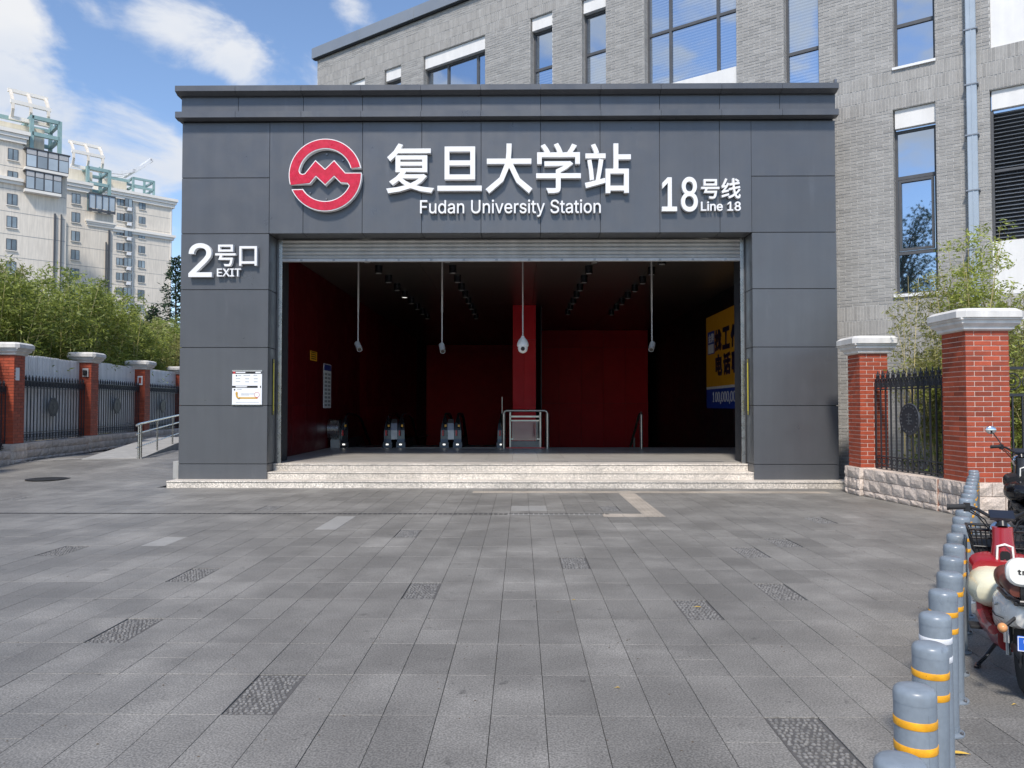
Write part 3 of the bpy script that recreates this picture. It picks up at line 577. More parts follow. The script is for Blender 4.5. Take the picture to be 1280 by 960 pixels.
for c_, r_, x0, x1, y0, y1 in cells:
    if (c_, r_) in skip: continue
    kind = rough.get((c_, r_)); tone = random.gauss(0, 0.30)
    if random.random() < 0.10: tone -= 0.45
    if random.random() < 0.06: tone += 0.5
    tone += 0.25*math.sin(c_*2.1)*random.random()
    if kind == 'dark': tone = -1.0
    gp = 0.0015
    z = gz((x0+x1)/2, (y0+y1)/2)+random.uniform(-0.0012, 0.0012)
    pieces = [(x0, x1, y0, y1)]
    if kind is None:
        q = random.random()
        if q < 0.07: ym = (y0+y1)/2; pieces = [(x0, x1, y0, ym), (x0, x1, ym, y1)]
        elif q < 0.13 and rough.get((c_+1, r_)) is None and (c_+1, r_) not in skip and c_ % 2 == 0: skip.add((c_+1, r_)) if False else None
    for (a, b_, c2, d) in pieces:
        wd, ln = b_-a-2*gp, d-c2-2*gp; tt = max(-1, min(1, tone+(random.gauss(0, .12) if len(pieces) > 1 else 0)))
        if kind == 'pebble':
            link('cobbled_slab', pebble_me, pave, ((a+b_)/2, (c2+d)/2, z), tone=random.uniform(-.3, .3)); count += 1; continue
        m = 'granite_light' if kind == 'light' else 'granite'
        if count < 292 or kind == 'light':
            link('paving_slab', slab_mesh(wd, ln, m), pave, ((a+b_)/2, (c2+d)/2, z), tone=tt); count += 1
        else: slab_verts(far, a+gp, b_-gp, c2+gp, d-gp, None if y0 > 13.2 and x1 < -7.1 else z, tt)
o = far.build('paving_slabs', 'granite', pave, fixn=False); o['kind'] = 'stuff'
# tactile strips and drain line, laid as real strips on the slabs
tb = MB()
def strip(b, x0, x1, y0, y1, z=0.0, h=0.004): b.box(x0, x1, y0, y1, z, z+h)
xx = -0.9
while xx < 5.4:
    strip(tb, xx+.003, xx+.297, 14.26, 14.55, 0.001)
    for k in range(4): strip(tb, xx+.03+k*.07, xx+.055+k*.07, 14.29, 14.52, 0.005, 0.003)
    xx += 0.3
tx = [(1.95, 2.45)]
yy = 11.2
while yy < 14.2:
    x_ = 1.80
    strip(tb, x_, x_+.297, yy+.003, yy+.297, 0.001)
    for k in range(4): strip(tb, x_+.03+k*.07, x_+.055+k*.07, yy, yy+.297, 0.005, 0.003)
    yy += 0.3
for k in range(2): strip(tb, 1.2+k*.3+.003, 1.2+k*.3+.297, 11.2, 11.5, 0.001)
o = tb.build('tactile_strip', 'tactile', pave)
db = MB(); xx = -16
while xx < 1.3: db.box(xx, xx+.055, 11.44, 11.50, 0.0015, 0.005); xx += 0.075
o = db.build('drain_slot', 'joint', pave)
b = MB(); b.box(-0.2, 1.2, 11.40, 11.50, 0.0, 0.003); b.build('light_strip', 'granite_light', pave)
# painted line and manhole covers at the left
pl = MB(); pts = [(-17.5, 15.6), (-15.2, 17.0), (-13.6, 18.3), (-12.2, 19.6), (-11.2, 20.8)]
for i in range(len(pts)-1):
    (x0, y0), (x1, y1) = pts[i], pts[i+1]; z0, z1 = gz(x0, y0)+.006, gz(x1, y1)+.006
    pl.add([(x0, y0-.1, z0), (x1, y1-.1, z1), (x1, y1+.1, z1), (x0, y0+.1, z0)], [(0, 1, 2, 3)])
pl.build('painted_line', 'line', pave)
for (x, y, s_, lab) in ((-10.0, 16.2, 0.42, 'round dark manhole cover farther back on the left forecourt'), (-10.3, 14.2, 0.40, 'round dark manhole cover nearer the camera on the left forecourt')):
    t = thing('manhole_cover', lab, 'manhole cover', (x, y, gz(x, y)+.004)); b = MB(); b.lathe([(s_, 0), (s_, .006)], n=28); b.build('frame', 'darkmetal', t)
    b = MB(); b.lathe([(s_*.86, .0065), (s_*.86, .010)], n=28)
    for i in range(-3, 4):
        for j in range(-3, 4):
            if i*i+j*j < 11: b.box(i*.085-.025, i*.085+.025, j*.085-.025, j*.085+.025, .010, .013)
    b.build('lid', 'darkmetal', t)

# ================================================================== METRO STATION ENTRANCE
ST = thing('station_entrance', 'dark grey panelled metro station entrance with wide open mouth above granite steps', 'building', (-0.28, 15.45, 0))
XL, XR, OL, OR = -6.90, 6.35, -5.11, 4.66
YF, YB = 15.45, 16.9
# core behind the panels (dark)
b = WB()
b.box(XL+.03, OL-.03, YF+.03, YB, .137, 5.2); b.box(OR+.03, XR-.03, YF+.03, YB, .137, 5.2)
b.box(XL+.03, XR-.03, YF+.03, YB, 5.13, 7.95)
b.build('core', 'clad_dark', ST)
tn = lambda: random.uniform(-1, 1)
JX = [-4.42, -3.216, -2.01, -.804, .402, 1.608, 2.81, 4.02]
ZJ = [0.137, .442, 1.616, 2.79, 3.964, 5.105, 6.247, 7.38]
G_ = 0.006
for i in range(7):
    z0, z1 = ZJ[i]+(.0 if i == 0 else G_), ZJ[i+1]-G_
    for (a, c_) in ((XL, OL), (OR, XR)):
        boxpart('cladding_panel', 'clad', ST, a+.001, c_-.001 if i < 5 else c_-.004, YF, YF+.028, z0, z1, .003, tn())
for a, c_ in zip([OL]+JX, JX+[OR]):
    boxpart('cladding_panel', 'clad', ST, a+G_/1.5, c_-G_/1.5, YF, YF+.028, 5.105+.004, 7.38, .003, tn())
# side panels (left and right flanks, reveals, soffit)
for i in range(7):
    for sx in (XL-.0, XR-.028):
        boxpart('cladding_panel', 'clad', ST, sx, sx+.028, YF+.03, YB, ZJ[i]+G_, ZJ[i+1]-G_, .003, tn())
for i in range(5):
    zb = ZJ[i]+(0.0 if i else .145)
    boxpart('reveal_panel', 'clad', ST, OL-.028, OL, YF+.03, YF+.50, zb+G_, ZJ[i+1]-G_, .003, tn())
    boxpart('reveal_panel', 'clad', ST, OR, OR+.028, YF+.03, YF+.50, zb+G_, ZJ[i+1]-G_, .003, tn())
for a, c_ in zip([OL]+JX, JX+[OR]):
    boxpart('soffit_panel', 'clad', ST, a+G_, c_-G_, YF+.03, YF+.50, 5.105, 5.128, .002, tn())
# ledges and fascia
FX = [XL-.07, -5.75, -4.42, -3.216, -2.01, -.804, .402, 1.608, 2.81, 4.02, 5.23, XR+.0]
for i in range(11):
    a, c_ = FX[i]+.003, FX[i+1]-.003
    b = WB(); b.prism([(YF-.20, 7.42), (YF-.20, 7.54), (YF-.02, 7.56), (YF-.02, 7.40), (YF-.10, 7.40)], a, c_, 'yz'); b.build('ledge_panel', 'clad', ST, tone=tn())
    b = WB(); b.prism([(YF-.22, 7.95), (YF-.22, 8.06), (YF+1.45, 8.08), (YF+1.45, 7.90), (YF-.10, 7.90)], a, c_, 'yz'); b.build('coping_panel', 'clad', ST, tone=tn())
    boxpart('fascia_panel', 'clad', ST, max(a, XL-.01), min(c_, XR+.01), YF-.03, YF+.0, 7.56, 7.90, .003, tn())
for sx0, sx1 in ((XL-.07, XL),):
    boxpart('ledge_panel', 'clad', ST, sx0, sx1, YF-.18, YB, 7.41, 7.54, .004, tn())
boxpart('fascia_panel', 'clad', ST, XL-.01, XL+.02, YF+.005, YB, 7.56, 7.90, .003, tn())
boxpart('lightning_rod_foot', 'steel_dark', ST, XR-.06, XR-.01, YF-.15, YF-.1, 8.07, 8.16)

# steps: three courses of pale granite
def step_course(y0, y1, x0, x1, z1, ln=1.25):
    # riser stones plus a thin proud tread
    n = max(1, round((x1-x0)/ln)); off = random.uniform(0, .3)
    xs_ = [x0]+[x0+(k+off)*(x1-x0)/n for k in range(1, n)]+[x1]
    for a, c_ in zip(xs_[:-1], xs_[1:]):
        b = WB(); b.cham(a+.0015, c_-.0015, y0+.015, y1, z1-.145, z1-.032, .002); b.build('riser_stone', 'step', ST, tone=tn())
        b = WB(); b.cham(a+.0015, c_-.0015, y0, y1, z1-.026, z1, .004); b.build('tread_stone', 'step', ST, tone=tn()*.6+.3)
random.seed(5)
step_course(15.06, 15.60, -6.96, 6.60, .137)
step_course(15.48, 15.95, OL-.10+.005, OR+.10-.005, .278)
step_course(15.84, 16.30, OL+.003, OR-.003, .419)
b = WB(); b.box(-6.94, 6.58, 15.09, 16.3, -.06, .108); b.box(OL, OR, 15.5, 16.3, .11, .25); b.box(OL+.01, OR-.01, 15.86, 16.3, .25, .39); b.build('step_core', 'clad_dark', ST)
# plinth of the left flank
boxpart('plinth', 'concrete', ST, XL-.13, XL-.005, 15.50, 16.9, .137, .49, .004)
# hall shell
HL, HR, HB = -5.49, 6.28, 45.0
b = WB(); b.box(HL-.2, HL-.02, 16.2, HB, -6, 5.5); b.box(HR+.02, HR+.2, 16.2, HB, -6, 5.5); b.box(HL-.2, HR+.2, 16.9, HB, 5.22, 5.5); b.box(HL-.2, HR+.2, HB, HB+.2, -6, 5.5)
b.box(HL-.2, OL-.03, 15.97, 16.2, .137, 5.3); b.box(OR+.03, HR+.2, 15.97, 16.2, .137, 5.3); b.build('hall_shell', 'clad_dark', ST)
# ceiling
for i in range(4):
    for j in range(8):
        x0 = HL+i*(HR-HL)/4; y0 = 16.05+j*3.6
        boxpart('ceiling_panel', 'ceil', ST, x0+.004, x0+(HR-HL)/4-.004, y0+.004, min(HB, y0+3.596), 5.17, 5.215, .002)
# left red wall panels (1.1 m), two heights
yy = 16.25
k = 0
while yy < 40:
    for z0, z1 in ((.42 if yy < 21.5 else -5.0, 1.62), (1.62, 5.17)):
        boxpart('wall_panel', 'wallred' if yy < 26 else 'wallred_lifted', ST, HL-.015, HL, yy+.003, yy+1.097, z0+.003, z1-.003, .002, tn())
    if yy > 0:
        boxpart('wall_panel', 'black', ST, HR, HR+.015, yy+.003, yy+1.097, .42 if yy < 21.5 else -5, 5.17, .002)
    yy += 1.1
# back wall right of the escalators, and the column; both reds lifted in place of light
for i in range(5):
    x0 = .75+i*1.04
    for z0, z1 in ((-3, 1.75), (1.75, 4.35), (4.35, 5.17)):
        boxpart('wall_panel', 'backred_lifted', ST, x0+.003, x0+1.037, 36, 36.03, z0+.003, z1-.003, .002, tn()*.5+.4)
boxpart('wall_core', 'clad_dark', ST, .76, 5.95, 36.04, 36.3, -5, 5.17)
boxpart('wall_core', 'clad_dark', ST, .72, .75, 27.5, 36.2, -5, 5.17)
boxpart('wall_core', 'backred_lifted', ST, HL, .7, 44.6, 44.9, -5, 5.17)  # left end wall pushed back purely to darken that bay
for z0, z1 in ((-4, 1.62), (1.62, 3.95), (3.95, 5.17)):
    for x0, x1 in ((-.28, .11), (.11, .53)):
        boxpart('column_panel', 'colred_lifted', ST, x0+.003, x1-.003, 27.0, 27.03, z0+.003, z1-.003, .002, tn())
    boxpart('column_panel', 'colred_lifted', ST, .50, .53, 27.035, 27.6, z0+.003, z1-.003, .002)
    boxpart('column_panel', 'colred_lifted', ST, -.28, -.25, 27.035, 27.6, z0+.003, z1-.003, .002)
# hall floor tiles
for i in range(20):
    for j in range(10):
        x0 = HL+i*.5885; y0 = 16.305+j*.6
        if x0 > HR-.1: continue
        boxpart('floor_tile', 'floor', ST, x0+.0015, min(HR, x0+.587), y0+.0015, y0+.5985, .385, .419, .0015, tn())
b = WB(); b.box(HL, HR, 16.3, 22.32, .0, .384); b.build('floor_core', 'clad_dark', ST)
b = WB(); b.box(HL, HR, 22.3, 22.36, -5, .40); b.box(HL, HR, 22.4, HB, -5.2, -5.0); b.build('pit_lining', 'black', ST)
tb = WB(); xx = OL+.15
while xx < OR-.4:
    for k in range(5):
        for j in range(5): tb.lathe([(.016, .419), (.011, .425)], (xx+.03+k*.06, 16.42+j*.06, 0), 6)
    xx += .3
tb.build('tactile_dots', 'steel_dark', ST)
# stair down behind the glass railing
b = WB()
for k in range(26): b.box(.8, 5.9, 22.36+k*.3, 22.36+(k+1)*.3+.01, .42-(k+1)*.15-.12, .42-(k+1)*.15)
b.build('stair_flight', 'floor', ST)

# roller shutter, rolled up
SH = thing('roller_shutter', 'rolled up ribbed metal roller shutter across the top of the station opening', 'shutter', (-.22, 15.98, 4.62))
pr = [(15.99, 5.11)]
ns = 5; hh = .083
for k in range(ns):
    z1 = 5.10-k*hh; pr2 = [(15.99, z1), (15.965, z1-.014), (15.945, z1-.040), (15.965, z1-.070), (15.99, z1-hh+.002)]
    b = WB(); b.prism(pr2+[(16.01, z1-hh+.002), (16.01, z1)], OL+.12, OR-.10, 'yz'); b.build('slat', 'shutter', SH, tone=None)
boxpart('bottom_bar', 'camgrey', SH, OL+.12, OR-.10, 15.93, 16.02, 4.625, 4.685, .004)
b = WB()
for k in range(14): x = OL+.5+k*.68; b.box(x, x+.05, 15.922, 15.932, 4.635, 4.67)
b.build('bottom_bar_fixings', 'steel_dark', SH)
for (x0, x1, lab) in ((OL+.0, OL+.12, 'vertical steel shutter guide rail at the left side of the opening'), (OR-.10, OR+.0, 'vertical steel shutter guide rail at the right side of the opening')):
    t = thing('shutter_guide', lab, 'guide rail', ((x0+x1)/2, 15.97, .42)); s_ = 1 if x0 < 0 else -1
    if s_ > 0:
        boxpart('rail', 'steel', t, x1-.07, x1, 15.955, 15.985, .42, 5.1); boxpart('rail', 'steel_dark', t, x0+.001, x1-.07, 15.97, 16.0, .42, 5.1)
    else:
        boxpart('rail', 'steel', t, x0, x0+.07, 15.955, 15.985, .42, 5.1); boxpart('rail', 'steel_dark', t, x0+.07, x1-.001, 15.97, 16.0, .42, 5.1)
for (x, s_, lab) in ((OL, 1, 'yellow and black safety strip beside the left shutter guide'), (OR, -1, 'yellow and black safety strip beside the right shutter guide')):
    t = thing('safety_strip', lab, 'safety strip', (x, 15.8, 1.4))
    boxpart('backing', 'signblack', t, *sorted((x+s_*.001, x+s_*.012)), 15.74, 15.84, 1.42, 2.58)
    boxpart('yellow_face', 'safety', t, *sorted((x+s_*.012, x+s_*.018)), 15.765, 15.815, 1.50, 2.50)
    b = WB()
    for k in range(5): b.box(*sorted((x+s_*.012, x+s_*.017)), 15.76, 15.82, 1.435+k*.012, 1.44+k*.012); b.box(*sorted((x+s_*.012, x+s_*.017)), 15.76, 15.82, 2.515+k*.012, 2.52+k*.012)
    b.build('end_marks', 'safety', t)

# ---- downlights (rows on the ceiling)
def downlight(x, y, lit, label, big=False):
    t = thing('ceiling_downlight', label, 'ceiling light', (x, y, 5.17), 0, 'downlights on the hall ceiling')
    r = .095
    b = MB(); b.lathe([(r, 0), (r, -.20), (r*.86, -.20), (r*.82, -.16)], n=18); b.build('housing', 'blackgloss', t, smooth=True)
    b = MB(); b.lathe([(r*.78, -.165), (r*.78, -.198)], n=18); b.build('lamp_face', 'lampwhite' if lit == 2 else 'lampdim', t)
ORD = ['first', 'second', 'third', 'fourth', 'fifth', 'sixth', 'seventh', 'eighth', 'ninth', 'tenth']
rows = [('far left', -3.60, 17.9, 1.45, 9, (4,)), ('second from left', -1.72, 17.9, 1.45, 9, ()), ('second from right', 1.73, 18.0, 1.45, 8, ()), ('far right', 3.35, 18.2, 1.45, 8, (0,))]
for nm_, x, y0, dy, n_, lit in rows:
    for k in range(n_):
        downlight(x, y0+k*dy, 2 if k in lit and nm_ == 'far left' else 1, '%s cylindrical downlight counted inwards in the %s row of the dark hall ceiling' % (ORD[k], nm_))
for x, y, lab in ((-3.35, 16.5, 'lit round recessed lamp glowing just behind the shutter at left'), (3.95, 16.55, 'lit round recessed lamp glowing just under the shutter at right'), (1.9, 16.5, 'round recessed lamp just behind the shutter right of middle'), (-1.65, 16.5, 'round recessed lamp just behind the shutter left of middle')):
    t = thing('recessed_lamp', lab, 'ceiling light', (x, y, 5.17)); b = MB(); b.lathe([(.12, 0), (.12, -.02), (.10, -.03)], n=20); b.build('trim_ring', 'steel', t)
    b = MB(); b.lathe([(.095, -.032), (.08, -.30 if 'glowing' in lab and 'at' in lab else -.2)], n=20); b.build('lamp_face', 'lampwhite' if 'glowing' in lab else 'camgrey', t)
# ---- hanging CCTV cameras
def cctv(x, zbot, tilt, label, y=18.4):
    t = thing('security_camera', label, 'camera', (x, y, 5.17))
    b = MB(); b.lathe([(.06, 0), (.06, -.03), (.02, -.04)], n=14); b.build('ceiling_flange', 'camgrey', t)
    b = MB(); b.tube([(0, 0, -.03), (0, 0, -(5.17-zbot)*.62)], .022, 8); b.tube([(0, 0, -(5.17-zbot)*.62), (0, 0, zbot-5.17+.06)], .015, 8); b.build('drop_pole', 'camgrey', t)
    b = MB(); b.lathe([(.035, .03), (.04, 0), (.03, -.03)], (0, 0, zbot-5.17+.04), 12); b.bar((0, 0, zbot-5.17+.03), (tilt*.03, -.03, zbot-5.17-.05), .03, .03); b.build('bracket', 'camgrey', t)
    a = Vector((tilt*.0, -.02, zbot-5.17-.02)); d = Vector((tilt*.10, -.16, -.14)).normalized()
    b = MB(); b.tube([a-d*.06, a+d*.17], [.058, .058], 14); b.build('camera_body', 'camgrey', t, smooth=True)
    b = MB(); b.tube([a-d*.07+Vector((0, 0, .012)), a+d*.19+Vector((0, 0, .012))], [.068, .068], 14, caps=False); b.build('sun_hood', 'camgrey', t, smooth=True)
    b = MB(); b.tube([a+d*.17, a+d*.175], [.05, .05], 14); b.build('lens', 'blackgloss', t)
def at(px, py, Y):
    d = cam.rotation_euler.to_matrix() @ Vector(((px-640)/961, (480-py)/961, -1)); return Vector((0, 0, 1.6)) + d*(Y/d.y)
for px, py, tl, lab in ((447.5, 431, .9, 'bullet security camera on the leftmost ceiling pole in the entrance'), (552.5, 433, .4, 'bullet security camera on the second ceiling pole from the left'),
                        (815, 431, -.6, 'bullet security camera on the rightmost ceiling pole in the entrance')):
    p = at(px, py, 18.4); cctv(p.x, p.z, tl, lab)
p = at(653.5, 425, 18.4)
t = thing('dome_camera', 'white dome security camera on the middle ceiling pole', 'camera', (p.x, 18.4, 5.17)); zb = p.z-5.17
b = MB(); b.lathe([(.06, 0), (.06, -.03), (.02, -.04)], n=14); b.build('ceiling_flange', 'camgrey', t)
b = MB(); b.tube([(0, 0, -.03), (0, 0, zb+.05)], .016, 8); b.build('drop_pole', 'camgrey', t)
b = MB(); b.lathe([(.03, .10), (.045, .06), (.10, -.0), (.135, -.08), (.14, -.14), (.125, -.16)], (0, 0, zb), 20); b.build('housing', 'camwhite', t, smooth=True)
b = MB(); b.lathe([(.115, -.15), (.12, -.20), (.10, -.27), (.05, -.31), (.01, -.32)], (0, 0, zb), 20); b.build('dome_ball', 'camwhite', t, smooth=True)
b = MB(); b.tube([(0, -.10, zb-.215), (0, -.135, zb-.22)], .05, 14); b.build('lens', 'blackgloss', t)

# ---- red logo and lettering on the facade
YS = YF
def sp(px, py): p = at(px, py, YF-.12); return p.x, p.z
def logo():
    cx, cz = sp(406.8, 219); R = 46.2*(YF-.12)/961
    t = thing('metro_logo', 'round red metro emblem with a zigzag M and thin white outline on the dark panels', 'sign', (cx, YF, cz))
    def arc(r, a0, a1, n):
        return [(r*math.cos(math.radians(a0+(a1-a0)*i/n)), r*math.sin(math.radians(a0+(a1-a0)*i/n))) for i in range(n+1)]
    k = R/185.0
    q = lambda x, y: ((x-267)*k, (236-y)*k)
    poly = arc(R, 194.7, 11.2, 40) + [q(390, 200)] + arc(133*k, 15.7, 170, 30) + [q(136, 216), q(141, 227), q(152, 231), q(163, 228), q(217, 160), q(266, 205), q(312, 160), q(370, 225), q(452, 225)] \
        + arc(R, -0.5, -156.8, 40) + [q(150, 308)] + arc(133*k, -148, -25, 26) + [q(384, 287), q(378, 280), q(345, 278), q(312, 245), q(267, 289), q(220, 245), q(190, 281), q(87, 283)]
    for nm_, off, y0, y1, m in (('sign_body', 0.0, .14, .02, 'white'), ('red_face', -.018, .148, .14, 'red')):
        me = curve_mesh(nm_, [poly], y0-y1, m, off)
        zs = [v.co.z for v in me.vertices]
        for v in me.vertices: v.co = (v.co.x, -y1-(v.co.z-min(zs)), v.co.y)
        me.update(); link(nm_, me, t)
    b = MB()
    for x, z in ((-.5, .2), (.5, -.2), (0, .62), (0, -.62), (.45, .45), (-.45, -.45)): b.box(x*k*185*1.0-.015, x*k*185+.015, -.03, 0, z*R-.015, z*R+.015)
    b.build('mounts', 'steel_dark', t)
logo()
def sign(name, label, ref):
    x, z = sp(*ref); return thing(name, label, 'sign', (x, YF, z))
def han_row(parent, chars, px0, px1, py0, py1, off=.02, depth=.12, m='white', stand=.02, widths=None):
    n = len(chars); pitch = (px1-px0)/n
    for i, ch in enumerate(chars):
        me = han_mesh(ch, .1, m, off); a, b_, c_, d = bbox(me)
        # keep each glyph's own place inside the em square
        gx0 = px0+pitch*(i+(a-.03)/1.0*1.0); 
        x0, zt = sp(px0+pitch*i+pitch*(a-.04)*1.0, py0); x1, zb_ = sp(px0+pitch*i+pitch*(b_-.04)*1.0, py1)
        emh = zt-zb_; z1 = zb_+emh*(d+.10)/.93; z0 = zb_+emh*(c_+.10)/.93
        place_glyph('character', me, parent, x0, x1, z0, z1, YF-stand, depth)
S1 = sign('station_name_sign', 'large white Chinese characters naming the university station, middle of the facade', (640, 241))
han_row(S1, '复旦大学站', 484.5, 793, 181, 242, .011, .11)
S2 = sign('station_name_sign', 'white English letters Fudan University Station under the big characters', (638, 266))
x0, z1 = sp(525, 249.5); x1, z0 = sp(751, 265.5)
latin('letter', 'Fudan University Station', S2, x0, x1, z0, z1, YF-.02, .08, 'white', .002)
S3 = sign('line_sign', 'white number and characters for Line 18 at the right of the facade', (877, 264))
x0, z1 = sp(828, 221.5); x1, z0 = sp(872, 263)
latin('letter', '18', S3, x0, x1, z0, z1, YF-.02, .09, 'white', .010)
han_row(S3, '号线', 876.5, 928, 223, 248, .014, .08)
x0, z1 = sp(877, 251.5); x1, z0 = sp(926.5, 262.5)
latin('letter', 'Line 18', S3, x0, x1, z0, z1, YF-.02, .07, 'white', .004)
S4 = sign('exit_sign', 'white number 2 with characters and the word EXIT on the left pier', (280, 347))
x0, z1 = sp(236.5, 304.5); x1, z0 = sp(264, 345.5)
latin('letter', '2', S4, x0, x1, z0, z1, YF-.02, .10, 'white', .010)
han_row(S4, '号口', 268.5, 325, 305, 333, .010, .09)
x0, z1 = sp(270.5, 335.5); x1, z0 = sp(300, 345)
latin('letter', 'EXIT', S4, x0, x1, z0, z1, YF-.02, .07, 'white', .003)

# ---- timetable board on the left pier
p0 = at(290, 505.5, YF-.03); p1 = at(327.5, 463.5, YF-.03)
BX0, BX1, BZ0, BZ1 = p0.x, p1.x, p0.z, p1.z; W_, H_ = BX1-BX0, BZ1-BZ0
t = thing('information_board', 'small white timetable and route board with black header on the left pier', 'notice board', (BX0, YF, BZ0))
def bb(name, m, u0, u1, v0, v1, d0=.03, d1=.031): boxpart(name, m, t, u0*W_, u1*W_, -d1, -d0, v0*H_, v1*H_, world=False)
bb('panel', 'signwhite', 0, 1, 0, 1, .001, .03); bb('frame_strip', 'steel', -.01, 1.01, 1.0, 1.02, .001, .034); bb('frame_strip', 'steel', -.01, 1.01, -.02, 0, .001, .034)
bb('header', 'signblack', 0, 1, .91, .985); bb('header', 'signblack', 0, .86, .49, .555); bb('header', 'signblack', .94, .975, .49, .555)
bb('header_text', 'signwhite', .12, .44, .935, .965, .031, .0315); bb('header_text', 'signwhite', .78, .96, .93, .97, .031, .0315); bb('header_text', 'signwhite', .12, .5, .51, .54, .031, .0315); bb('header_logo', 'signred', .02, .10, .915, .98, .031, .0315)
b = MB()
for (u, v, n_, s_) in ((.20, .845, 4, .022), (.38, .85, 9, .02), (.72, .85, 5, .02), (.12, .76, 6, .018), (.44, .75, 5, .022), (.73, .75, 5, .022), (.12, .67, 6, .018), (.44, .66, 5, .022), (.73, .66, 5, .022), (.17, .435, 6, .02), (.31, .30, 17, .018), (.31, .27, 10, .012), (.13, .055, 30, .012), (.10, .455, 0, 0)):
    for k in range(n_): b.box((u+k*.026)*W_, (u+k*.026+.017)*W_, -.0315, -.030, v*H_, (v+s_*1.3)*H_)
b.build('printed_lines', 'signgrey', t)
b = MB(); b.box(.12*W_, .165*W_, -.032, -.03, .835*H_, .875*H_); b.lathe([(.022*W_*1.3, -.032), (.022*W_*1.3, -.030)], (.08*W_, 0, .435*H_), 12, 'y'); b.build('printed_marks', 'signblack', t)
b = MB()
b.box(.25*W_, .86*W_, -.0325, -.030, .165*H_, .215*H_)
pts = [(.25, .19), (.20, .20), (.165, .24), (.155, .30), (.155, .345)]
b.tube([(u*W_, -.031, v*H_) for u, v in pts], .02, 8); b.prism([(.10*W_, .335*H_), (.21*W_, .335*H_), (.155*W_, .385*H_)], -.0325, -.030); b.build('route_arrow', 'signorange', t)
b = MB(); b.ring((.835*W_, -.031, .285*H_), .052, .004, 18, 5); b.prism([(.79*W_, .215*H_), (.88*W_, .215*H_), (.835*W_, .175*H_)], -.034, -.030); b.build('route_marker', 'signred', t)

# ---- notices on the left red wall
def wallx(px, py): d = cam.rotation_euler.to_matrix() @ Vector(((px-640)/961, (480-py)/961, -1)); return Vector((0, 0, 1.6)) + d*(HL/d.x)
a = wallx(404, 510); c_ = wallx(413.5, 460)
t = thing('wall_notice', 'tall white notice with dark blue heading on the red left wall', 'notice', (HL, a.y, a.z))
Lh = c_.y-a.y; Hh = 1.24
boxpart('sheet', 'signwhite', t, .002, .012, 0, Lh, 0, Hh, world=False); boxpart('heading', 'signblue', t, .012, .014, .02, Lh-.02, Hh*.85, Hh*.985, world=False)
b = MB()
for r in range(9):
    for q in range(2): b.box(.012, .0135, Lh*(.12+.44*q), Lh*(.45+.44*q), Hh*(.04+.088*r), Hh*(.04+.088*r+.05))
b.build('printed_blocks', 'signgrey', t)
a = wallx(387.5, 450); c_ = wallx(396, 438)
t = thing('yellow_sticker', 'small yellow warning sticker on the red left wall', 'sticker', (HL, a.y, a.z)); boxpart('sheet', 'yellow', t, .002, .008, 0, c_.y-a.y, 0, .25, world=False)
b = MB(); [b.box(.008, .0095, .05, (c_.y-a.y)*.85, .04+k*.055, .065+k*.055) for k in range(4)]; b.build('printed_lines', 'signblack', t)

# ---- yellow and blue advertisement on the right wall
AY0, AY1, AZ0, AZ1, AZB = 18.6, 25.8, 1.54, 4.55, 2.16
t = thing('advertising_panel', 'large yellow advertisement with blue lower band on the right hall wall', 'advertisement', (HR, AY0, AZ0))
def ad(name, m, y0, y1, z0, z1, d0, d1): boxpart(name, m, t, -d1, -d0, y0-AY0, y1-AY0, z0-AZ0, z1-AZ0, world=False)
yy = 0
ad('yellow_panel', 'adyellow', AY0, AY1, AZB+.08, AZ1, .01, .06); ad('white_band', 'adwhite', AY0, AY1, AZB, AZB+.08, .01, .06); ad('blue_panel', 'adblue', AY0, AY1, AZ0, AZB, .01, .06)
ad('badge', 'adblue', 24.72, 25.58, 3.30, 4.04, .06, .066); ad('badge', 'adwhite', 24.80, 25.50, 3.33, 3.62, .066, .070)
def wall_glyph(me, y0, y1, z0, z1, nm_):   # left to right in the picture = decreasing y
    a, b_, c2, d = bbox(me); zs = [v.co.z for v in me.vertices]; dz = max(zs)-min(zs)
    for v in me.vertices: v.co = (-.062-(v.co.z-min(zs))/dz*.010, (y1-(v.co.x-a)/(b_-a)*(y1-y0))-AY0, z0+(v.co.y-c2)/(d-c2)*(z1-z0)-AZ0)
    me.update(); link(nm_, me, t)
yy = 24.65
for ch in '找工作':
    wall_glyph(han_mesh(ch, .02, 'adtext', .05), yy-.82, yy, 3.34, 4.02, 'character'); yy -= .93
yy = 24.58
for ch in '电话聊天':
    wall_glyph(han_mesh(ch, .02, 'adtext', .05), yy-.82, yy, 2.56, 3.24, 'character'); yy -= .93
for i, ch in enumerate('金牌'): wall_glyph(han_mesh(ch, .02, 'adwhite', .02), 25.50-.36*(i+1), 25.47-.36*i, 3.68, 3.97, 'character')
yy = 24.95
for ch in '100,000,000':
    adv, loops = GL[ch]; lp = [[(l[i], l[i+1]) for i in range(0, len(l), 2)] for l in loops]
    me = curve_mesh('digit', lp, .02, 'adwhite'); wdt = .31
    if ch == ',': wall_glyph(me, yy-.07, yy, 1.68, 1.80, 'digit'); yy -= .11
    else: wall_glyph(me, yy-(.14 if ch == '1' else .26), yy, 1.74, 2.06, 'digit'); yy -= wdt
t2 = thing('wall_lamp', 'small round steel fitting under the yellow advertisement', 'fitting', (HR, 21.0, 1.45)); b = MB(); b.lathe([(.12, 0), (.12, -.03), (.05, -.06)], (-.14, 0, 0), 14); b.bar((0, 0, -.02), (-.14, 0, -.02), .03, .03); b.build('fitting', 'steel', t2)

